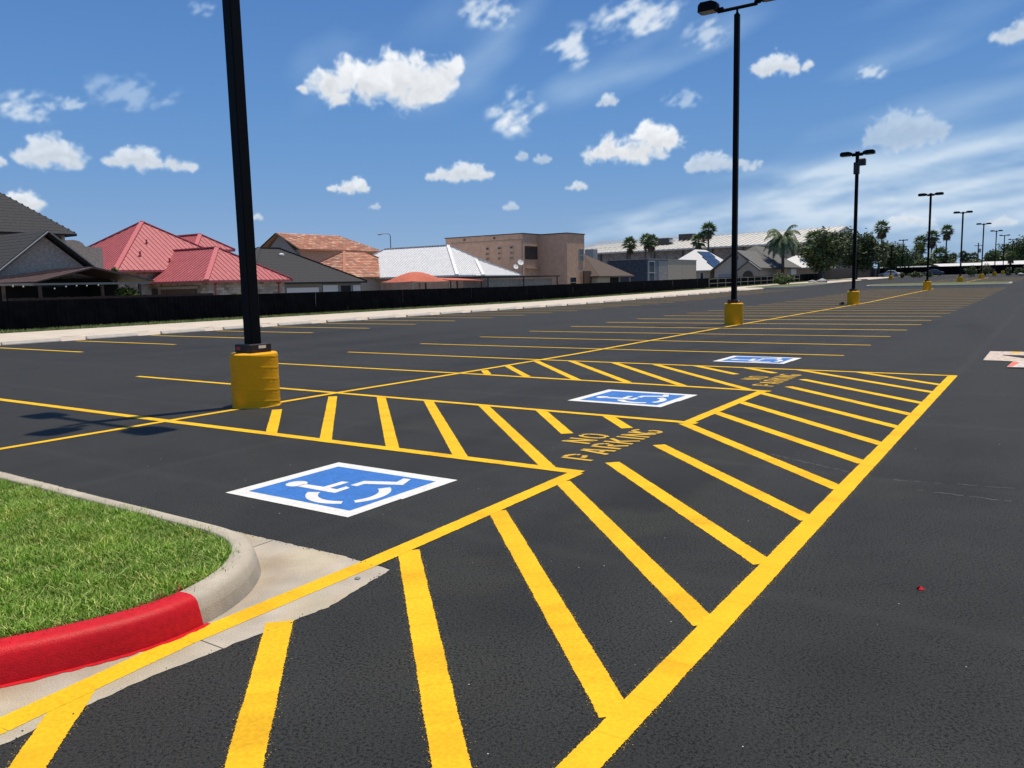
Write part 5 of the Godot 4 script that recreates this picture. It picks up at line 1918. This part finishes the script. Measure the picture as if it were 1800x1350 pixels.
	for q in [[-38.0, -25.3, 2.6, 3.4, "long low grey-roofed mobile home at the far left beyond the end fence"], [-25.0, -15.0, 2.8, 3.8, "white-roofed mobile home in the middle beyond the end fence"], [-14.6, 4.0, 2.8, 4.0, "longest white-roofed mobile home at the far right beyond the end fence"]]:
		o = thing("mobile_home", q[4], "mobile home", Vector3.ZERO, "mobile homes beyond the end fence")
		block(o, "wall", Vector3(q[0], 0.8, -232.0), Vector3(q[1], q[2], -224.0), M.stucco_grey)
		b = MB.new()
		b.loft([Vector3(q[0] - 0.4, q[2], -223.4), Vector3(q[0] - 0.4, q[2], -232.6), Vector3(q[0] - 0.4, q[3] + 0.2, -228.0)], [Vector3(q[1] + 0.3, q[2], -223.4), Vector3(q[1] + 0.3, q[2], -232.6), Vector3(q[1] + 0.3, q[3] + 0.2, -228.0)])
		part("roof", b, M.white_roof if hn > 0 else M.trim_grey, o)
		for k in 3:
			var xx: float = lerpf(q[0], q[1], 0.2 + 0.3 * k)
			win(o, "z", -224.0, xx, xx + 1.1, 1.9, 2.7, M.trim_white)
		hn += 1
	o = thing("gabled_shed", "small brown gabled building between the two white mobile homes", "shed")
	block(o, "wall", Vector3(-26.2, 0.5, -222.5), Vector3(-22.6, 2.8, -219.0), M.stucco_brown)
	b = MB.new()
	b.loft([Vector3(-26.6, 2.75, -218.7), Vector3(-22.3, 2.75, -218.7), Vector3(-24.4, 3.75, -218.7)], [Vector3(-26.6, 2.75, -223), Vector3(-22.3, 2.75, -223), Vector3(-24.4, 3.75, -223)])
	part("roof", b, M.shingle_brown, o)

	# cars, poles
	car("cream car whose roof just shows above the black fence by the red-roofed house", M.cream_car, Vector3(-43.3, -0.32, -27.9), PI / 2, 1.08)
	car("silver car parked side-on past the brown board fence", M.silver_car, Vector3(-30.4, gy(-195.0), -195.0), PI)
	car("dark blue car parked behind the far hedge, half hidden by a pole", M.dark_car, Vector3(-22.6, gy(-201.0), -201.0), PI)
	o = thing("cobra_lamp", "grey curved-arm street lamp rising behind the silver roof", "street lamp", Vector3(-75.0, 0, -81.86))
	b = MB.new()
	b.tube(Vector3(0, 0, 0), Vector3(0, 8.4, 0), 0.09, 0.06, 8)
	part("pole", b, M.grey_metal, o)
	b = MB.new()
	b.tube(Vector3(0, 8.4, 0), Vector3(0, 8.66, 0.3), 0.05, 0.045, 8)
	b.tube(Vector3(0, 8.66, 0.3), Vector3(0, 8.6, 1.7), 0.045, 0.04, 8)
	part("arm", b, M.grey_metal, o)
	b = MB.new()
	b.ball(Vector3(0, 8.52, 2.05), Vector3(0.17, 0.11, 0.42), 10)
	part("head", b, M.trim_grey, o)
	o = thing("utility_pole", "dark wooden utility pole with a transformer beyond the end fence", "utility pole", Vector3(-16.7, 1.3, -240.0))
	b = MB.new()
	b.tube(Vector3.ZERO, Vector3(0, 7.9, 0), 0.18, 0.13, 8)
	part("pole", b, M.wood, o)
	b = MB.new()
	b.box(Vector3(-0.9, 7.1, -0.07), Vector3(0.9, 7.25, 0.07))
	part("crossarm", b, M.wood, o)
	b = MB.new()
	b.tube(Vector3(0.4, 5.4, 0.1), Vector3(0.4, 6.4, 0.1), 0.26, 0.26, 10)
	part("transformer", b, M.grey_metal, o)

# ---------------------------------------------------------------- plants
func leaves(b: MB, clumps: Array, count: int, size: float, base: Color, rg: RandomNumberGenerator) -> void:
	var tot := 0.0
	for c in clumps:
		tot += c[1].x * c[1].y
	for c in clumps:
		var n := int(count * c[1].x * c[1].y / tot)
		var tone: float = c[2]
		for i in n:
			var d := Vector3(rg.randfn(), rg.randfn(), rg.randfn()).normalized()
			var r := pow(rg.randf(), 0.42) * (1.0 + 0.16 * rg.randfn())
			var p: Vector3 = c[0] + d * c[1] * r
			var u := Vector3(rg.randfn(), rg.randfn() * 0.6, rg.randfn()).normalized()
			var w := u.cross(Vector3(rg.randfn(), rg.randfn() + 0.8, rg.randfn())).normalized()
			var s := size * rg.randf_range(0.6, 1.3)
			var g := tone * rg.randf_range(0.7, 1.3)
			b.col = Color(base.r * g * rg.randf_range(0.9, 1.15), base.g * g, base.b * g)
			b.tri(p - u * s, p + w * s * 0.45, p + u * s)
			b.tri(p - u * s, p + u * s, p - w * s * 0.45 + u * s * 0.1)

func tree(called: String, label: String, at: Vector3, crown: Vector3, rad: Vector3, count: int, leaf: float, base: Color, sd: int, group := "", trunk_r := 0.22) -> void:
	var rg := RandomNumberGenerator.new()
	rg.seed = sd
	var o := thing(called, label, "shrub" if called.contains("shrub") else "tree", at, group)
	var clumps := []
	var n := 13 + int(rad.x * 2.0)
	for i in n:
		var d := Vector3(rg.randfn(), rg.randfn() * 0.9, rg.randfn()).normalized()
		var c := crown + d * rad * rg.randf_range(0.35, 0.78)
		clumps.append([c, rad * rg.randf_range(0.26, 0.46), rg.randf_range(0.7, 1.35)])
	clumps.append([crown, rad * 0.6, 0.85])
	var b := MB.new()
	b.use_col = true
	leaves(b, clumps, count, leaf, base, rg)
	part("crown", b, M.leaf, o)
	b = MB.new()
	var fork := Vector3(rg.randf_range(-0.2, 0.2), maxf(crown.y - rad.y * 0.75, 0.15), rg.randf_range(-0.2, 0.2))
	b.tube(Vector3.ZERO - Vector3(0, 0.2, 0), fork, trunk_r * 1.3, trunk_r, 9)
	for i in mini(9, clumps.size()):
		var mid: Vector3 = fork.lerp(clumps[i][0], 0.5) + Vector3(0, 0.15 * rad.y, 0)
		b.tube(fork, mid, trunk_r * 0.55, trunk_r * 0.33, 6)
		b.tube(mid, clumps[i][0], trunk_r * 0.33, trunk_r * 0.1, 5)
	part("trunk" if trunk_r > 0.1 else "stems", b, M.bark, o)

func fan_palm(label: String, at: Vector3, h: float, r: float, skirt: float, sd: int, group: String) -> void:
	var rg := RandomNumberGenerator.new()
	rg.seed = sd
	var o := thing("fan_palm", label, "palm tree", at, group)
	var b := MB.new()
	var lean := Vector3(rg.randf_range(-0.25, 0.25), 0, rg.randf_range(-0.25, 0.25))
	for i in 7:
		var t0 := i / 7.0
		var t1 := (i + 1) / 7.0
		b.tube(lean * t0 * t0 + Vector3(0, h * t0, 0), lean * t1 * t1 + Vector3(0, h * t1, 0), 0.24 - 0.08 * t0, 0.24 - 0.08 * t1, 9)
	part("trunk", b, M.palm_bark, o)
	b = MB.new()
	b.use_col = true
	var d := MB.new()
	d.use_col = true
	var top := lean + Vector3(0, h, 0)
	for i in 46:
		var el := lerpf(1.35, -0.75, pow(i / 46.0, 0.8)) + rg.randf_range(-0.15, 0.15)
		var az := i * 2.399 + rg.randf_range(-0.2, 0.2)
		_fan(b, top, az, el, r, Color(0.10, 0.145, 0.055) * rg.randf_range(0.7, 1.4), rg)
	for i in int(34 * skirt):
		_fan(d, top - Vector3(0, rg.randf_range(0.1, 0.5) * r, 0), i * 2.399, rg.randf_range(-1.45, -0.95), r * 0.95, Color(0.13, 0.095, 0.055) * rg.randf_range(0.6, 1.2), rg)
	part("fronds", b, M.leaf, o)
	if skirt > 0.0:
		part("dead_fronds", d, M.leaf, o)

func _fan(b: MB, at: Vector3, az: float, el: float, r: float, c: Color, rg: RandomNumberGenerator) -> void:
	var dir := Vector3(cos(az) * cos(el), sin(el), sin(az) * cos(el))
	var side := Vector3(-sin(az), 0, cos(az))
	var up := side.cross(dir).normalized()
	var hub := at + dir * r * 0.42
	b.col = c * 0.8
	b.tri(at - side * 0.03, at + side * 0.03, hub)
	for k in 9:
		var a := lerpf(-1.5, 1.5, k / 8.0)
		var tip := hub + (dir * cos(a) + side * sin(a)) * r * (0.62 - 0.08 * absf(a)) * rg.randf_range(0.85, 1.1) + Vector3(0, -0.10 * r * rg.randf_range(0.5, 1.8), 0)
		var l := side * cos(a) - dir * sin(a)
		var mid := hub.lerp(tip, 0.55)
		b.col = c * rg.randf_range(0.8, 1.2)
		b.tri(hub, mid + l * 0.05 * r + up * 0.02 * r, tip)
		b.tri(hub, tip, mid - l * 0.05 * r - up * 0.02 * r)

func feather_palm(label: String, at: Vector3, h: float, r: float, sd: int) -> void:
	var rg := RandomNumberGenerator.new()
	rg.seed = sd
	var o := thing("feather_palm", label, "palm tree", at)
	var b := MB.new()
	b.lathe(Vector3.ZERO, [Vector2(0.34, -0.2), Vector2(0.3, 0.5), Vector2(0.26, h * 0.4), Vector2(0.24, h * 0.9), Vector2(0.16, h)], 12)
	part("trunk", b, M.palm_bark, o)
	b = MB.new()
	b.use_col = true
	for i in 34:
		var az := i * 2.399 + rg.randf_range(-0.2, 0.2)
		var el := lerpf(1.35, -0.3, pow(i / 33.0, 0.8)) + rg.randf_range(-0.12, 0.12)
		var p := Vector3(0, h, 0)
		var v := Vector3(cos(az) * cos(el), sin(el), sin(az) * cos(el))
		var L := r * rg.randf_range(0.9, 1.15)
		var col := Color(0.10, 0.145, 0.065) * rg.randf_range(0.7, 1.35)
		for k in 20:
			var q := p + v * L / 20.0
			var side := v.cross(Vector3.UP)
			side = side.normalized() if side.length() > 0.05 else Vector3(-sin(az), 0, cos(az))
			b.col = col * 0.8
			b.tri(p, q, p + side * 0.03)
			for s in [-1.0, 1.0]:
				for m in 2:
					var ll: float = L * 0.24 * sin(PI * clampf((k + 2.0) / 23.0, 0.0, 1.0)) + 0.05
					var base := p.lerp(q, m * 0.5)
					var tip: Vector3 = base + side * s * ll * 0.65 + v * ll * 0.35 + Vector3(0, -ll * rg.randf_range(0.35, 1.0), 0)
					b.col = col * rg.randf_range(0.8, 1.2)
					b.tri(base - v * 0.03, base + v * 0.12, tip)
			p = q
			v = (v + Vector3(0, -0.075 - 0.007 * k, 0)).normalized()
	part("fronds", b, M.leaf, o)

func make_plants() -> void:
	var green := Color(0.085, 0.118, 0.04)
	var dark := Color(0.062, 0.09, 0.034)
	var olive := Color(0.115, 0.13, 0.05)
	tree("yard_shrub", "bright green shrub overhanging the fence beside the patio shelter", Vector3(-41.2, 0, -24.0), Vector3(0, 1.35, 0), Vector3(0.9, 0.85, 0.95), 1600, 0.11, Color(0.14, 0.19, 0.03), 21, "", 0.06)
	tree("yard_shrub", "small vine-like sprig showing above the patio roof against the brick wall", Vector3(-46.5, 0, -26.6), Vector3(0, 2.65, 0), Vector3(0.25, 0.55, 0.35), 260, 0.1, Color(0.13, 0.17, 0.03), 22, "", 0.05)
	tree("yard_shrub", "leafy bush peeking over the fence before the red house's brick wing", Vector3(-44.0, 0, -32.9), Vector3(0, 0.95, 0), Vector3(0.8, 0.6, 0.75), 900, 0.11, Color(0.11, 0.15, 0.035), 23, "", 0.06)
	fan_palm("left palm of the three before the warehouse", Vector3(-67.1, 0, -140), 8.6, 1.75, 0.3, 31, "fan palms before the warehouse")
	fan_palm("middle and tallest palm of the three before the warehouse", Vector3(-64.6, 0, -141), 9.2, 1.65, 0.2, 32, "fan palms before the warehouse")
	fan_palm("right palm of the three before the warehouse", Vector3(-62.9, 0, -140), 8.9, 1.65, 0.3, 33, "fan palms before the warehouse")
	fan_palm("shorter palm left of the second light pole", Vector3(-60.5, 0, -158), 9.4, 2.0, 0.4, 34, "fan palms before the warehouse")
	fan_palm("taller slim palm just left of the second light pole", Vector3(-58.4, 0, -158), 11.5, 2.0, 0.15, 35, "fan palms before the warehouse")
	feather_palm("large feathery palm drooping over the gabled house", Vector3(-38.6, 0.4, -140.0), 7.6, 4.0, 41)
	fan_palm("bushy palm crown behind the feathery palm", Vector3(-38.4, 0, -160), 8.6, 2.5, 0.0, 36, "")
	tree("shade_tree", "broad dark spreading tree right of the feathery palm", Vector3(-32.3, 0.5, -140.0), Vector3(0, 5.2, 0), Vector3(4.6, 3.7, 4.4), 10500, 0.26, green, 51, "dark shade trees at the lot's corner", 0.3)
	tree("shade_tree", "tall dark tree directly behind the third light pole", Vector3(-29.3, 0.7, -152.0), Vector3(0, 5.6, 0), Vector3(4.2, 4.1, 4.2), 9500, 0.26, dark, 52, "dark shade trees at the lot's corner", 0.3)
	tree("shade_tree", "dark tree at the back between the feathery palm and the broad tree", Vector3(-37.6, 0.7, -166.0), Vector3(0, 6.0, 0), Vector3(4.0, 4.0, 4.0), 6500, 0.28, olive, 53, "dark shade trees at the lot's corner", 0.3)
	tree("shade_tree", "yellowish tree poking up right of the third light pole", Vector3(-33.0, 1.0, -196.0), Vector3(0, 5.4, 0), Vector3(2.6, 3.0, 2.8), 4000, 0.28, olive, 54, "dark shade trees at the lot's corner", 0.28)
	tree("shade_tree", "rounded dense tree above the silver car", Vector3(-31.0, 1.1, -206.5), Vector3(0, 4.8, 0), Vector3(5.0, 4.0, 4.0), 7500, 0.28, Color(0.07, 0.112, 0.042), 55, "dark shade trees at the lot's corner", 0.28)
	var k := 0
	for q in [[-46.0, 3.6, 5.0], [-40.5, 3.8, 5.5], [-35.5, 3.3, 5.0], [-30.0, 3.3, 5.0], [-25.5, 2.9, 4.6], [-21.5, 2.5, 4.4], [-17.5, 2.6, 4.0], [-13.6, 3.2, 4.6]]:
		tree("background_tree", ["farthest left round tree of the row beyond the end fence", "second tree from the left of the row beyond the end fence", "third tree from the left of the row beyond the end fence", "middle tree left of the palm cluster beyond the end fence", "tree just under the palm cluster beyond the end fence", "tree right of the palm cluster beyond the end fence", "low tree beside the utility pole beyond the end fence", "tree just right of the utility pole beyond the end fence"][k],
			Vector3(q[0], 1.2, -252.0 - (k % 3) * 9.0), Vector3(0, q[1], 0), Vector3(q[2] * 0.75, q[1] * 0.72, 3.5), 3200, 0.34, [green, Color(0.08, 0.108, 0.048), olive][k % 3], 60 + k, "trees beyond the end fence", 0.25)
		k += 1
	tree("shade_tree", "large dark tree at the far right, behind the light poles", Vector3(-7.5, 1.2, -245.0), Vector3(0, 5.4, 0), Vector3(6.0, 4.2, 4.0), 9000, 0.3, Color(0.055, 0.098, 0.036), 71, "dark trees at the far right", 0.3)
	tree("shade_tree", "dark tree filling the right edge of the view", Vector3(-1.2, 1.2, -248.0), Vector3(0, 5.6, 0), Vector3(5.5, 4.6, 4.0), 7500, 0.3, Color(0.055, 0.098, 0.036), 72, "dark trees at the far right", 0.3)
	tree("shade_tree", "smaller tree at the left shoulder of the far right trees", Vector3(-13.0, 1.2, -243.0), Vector3(0, 4.0, 0), Vector3(3.2, 3.0, 3.0), 4500, 0.3, Color(0.06, 0.10, 0.036), 73, "dark trees at the far right", 0.25)
	fan_palm("tall lone palm above the trees, right of the third light pole", Vector3(-43.0, 1.2, -260), 14.3, 2.7, 0.8, 81, "tall palms at the far end")
	fan_palm("upper left palm of the far cluster", Vector3(-32.8, 1.2, -262), 9.8, 2.4, 0.9, 82, "tall palms at the far end")
	fan_palm("lower left palm of the far cluster", Vector3(-32.3, 1.2, -256), 7.4, 2.4, 0.9, 83, "tall palms at the far end")
	fan_palm("right palm of the far cluster, touching the fourth pole", Vector3(-29.9, 1.2, -261), 11.0, 2.5, 0.9, 84, "tall palms at the far end")
	fan_palm("tall slim palm between the fourth and fifth poles", Vector3(-26.2, 1.2, -262), 12.6, 2.2, 0.8, 85, "tall palms at the far end")
	fan_palm("squat shaggy palm below the slim palm", Vector3(-27.2, 1.2, -257), 5.6, 3.0, 1.3, 86, "tall palms at the far end")
	for q in [[-24.5, 5.1, "tiny distant palm left of the fifth pole"], [-21.9, 5.6, "tiny distant palm right behind the fifth pole"], [-20.6, 5.0, "tiny distant palm right of the fifth pole"], [-19.3, 5.0, "tiny distant palm nearest the utility pole"]]:
		fan_palm(q[2], Vector3(q[0], 1.2, -262), q[1], 1.5, 0.9, 90 + int(-q[0]), "tall palms at the far end")
	fan_palm("pale palm before the far right white-roofed home", Vector3(-8.5, 1.2, -216), 4.0, 1.5, 0.2, 97, "")
	tree("round_shrub", "big round shrub on the kerbed island before the rail fence", Vector3(-29.6, gy(-108.0) + 0.2, -108.0), Vector3(0, 0.66, 0), Vector3(1.6, 0.85, 2.0), 6500, 0.10, Color(0.075, 0.105, 0.028), 101, "", 0.06)
	k = 0
	for q in [[-21.9, 1.8, 0.75, "long low hedge bush between the silver and dark cars"], [-24.2, 0.55, 0.7, "small bush at the left end of the far hedge"], [-19.8, 0.8, 0.65, "small bush right of the long far hedge"], [-12.6, 1.35, 1.15, "round bush left of the sixth pole"], [-10.3, 1.35, 1.25, "darker round bush behind the sixth pole"], [-6.9, 0.7, 0.9, "narrow bush right of the seventh base"], [-5.3, 0.8, 0.85, "small bush among pale rocks at the far right"], [-4.4, 0.6, 1.0, "slim bush near the right end of the far bed"], [-3.7, 0.8, 0.7, "last low bush at the right end of the far bed"]]:
		tree("bed_shrub", q[3], Vector3(q[0], gy(-168.0), -168.0 - (k % 3)), Vector3(0, q[2] * 0.9, 0), Vector3(q[1], q[2], 1.1), 1000, 0.13, [Color(0.07, 0.1, 0.03), Color(0.1, 0.11, 0.04), Color(0.06, 0.075, 0.03)][k % 3], 110 + k, "bushes of the planted bed at the far end", 0.05)
		k += 1
	tree("background_tree", "dark treetop behind the silver roof, left of the stucco building", Vector3(-90, 0, -106.5), Vector3(0, 6.3, 0), Vector3(1.7, 2.2, 1.7), 1200, 0.28, dark, 131, "", 0.2)
	tree("background_tree", "small treetop left of the tiled house's gable", Vector3(-85, 0, -67.0), Vector3(0, 5.2, 0), Vector3(1.4, 1.7, 1.4), 700, 0.26, dark, 132, "", 0.2)
	var rg := RandomNumberGenerator.new()
	rg.seed = 140
	k = 0
	for q in [[-29.9, -124.0, 0.5], [-28.2, -123.0, 0.7], [-29.0, -122.0, 0.35], [-4.9, -164.5, 0.5]]:
		var b := MB.new()
		b.ball(Vector3.ZERO, Vector3(q[2], q[2] * 0.62, q[2] * 0.8), 10)
		for i in b.v.size():
			var p := b.v[i]
			b.v[i] = p * (1.0 + 0.16 * sin(p.x * 9.0 + k) * cos(p.z * 8.0) + 0.08 * sin(p.y * 14.0))
		var o := part("rock", b, M.rock)
		o.position = Vector3(q[0], gy(q[1]) + 0.25 * q[2] + 0.1, q[1])
		tag(o, ["left pale boulder beside the round shrub's island", "largest pale boulder beside the round shrub's island", "smallest pale boulder beside the round shrub's island", "pale boulder in the planted bed at the far right"][k], "rock", "")
		k += 1

func _ready() -> void:
	var cam := Camera3D.new()
	cam.name = "camera"
	cam.transform = Transform3D(Basis(Vector3(0.828613, -0.023451, -0.559331), Vector3(-0.050609, 0.991893, -0.116561), Vector3(0.55753, 0.124891, 0.820708)).orthonormalized(), Vector3(0, 1.57, 0))
	cam.fov = 51.46
	cam.near = 0.05
	cam.far = 4000.0
	add_child(cam)
	cam.current = true
	var env := Environment.new()
	env.background_mode = Environment.BG_SKY
	var sky := Sky.new()
	sky.sky_material = make_sky()
	env.sky = sky
	env.background_energy_multiplier = 0.93
	env.tonemap_mode = Environment.TONE_MAPPER_LINEAR
	env.tonemap_exposure = 1.2
	env.sdfgi_enabled = true
	env.ssao_enabled = true
	env.ssil_enabled = true
	var we := WorldEnvironment.new()
	we.name = "environment"
	we.environment = env
	add_child(we)
	var sun := DirectionalLight3D.new()
	sun.name = "sun"
	var toward := Vector3(0.74, 10.3, -1.86).normalized()
	sun.look_at_from_position(toward * 50.0, Vector3.ZERO, Vector3.FORWARD)
	sun.light_energy = 1.28
	sun.light_color = Color(1.0, 0.955, 0.885)
	sun.light_angular_distance = 0.5
	sun.shadow_enabled = true
	add_child(sun)

	make_materials()
	make_ground()
	make_island()
	make_edge()
	make_lamps()
	make_houses()
	make_plants()
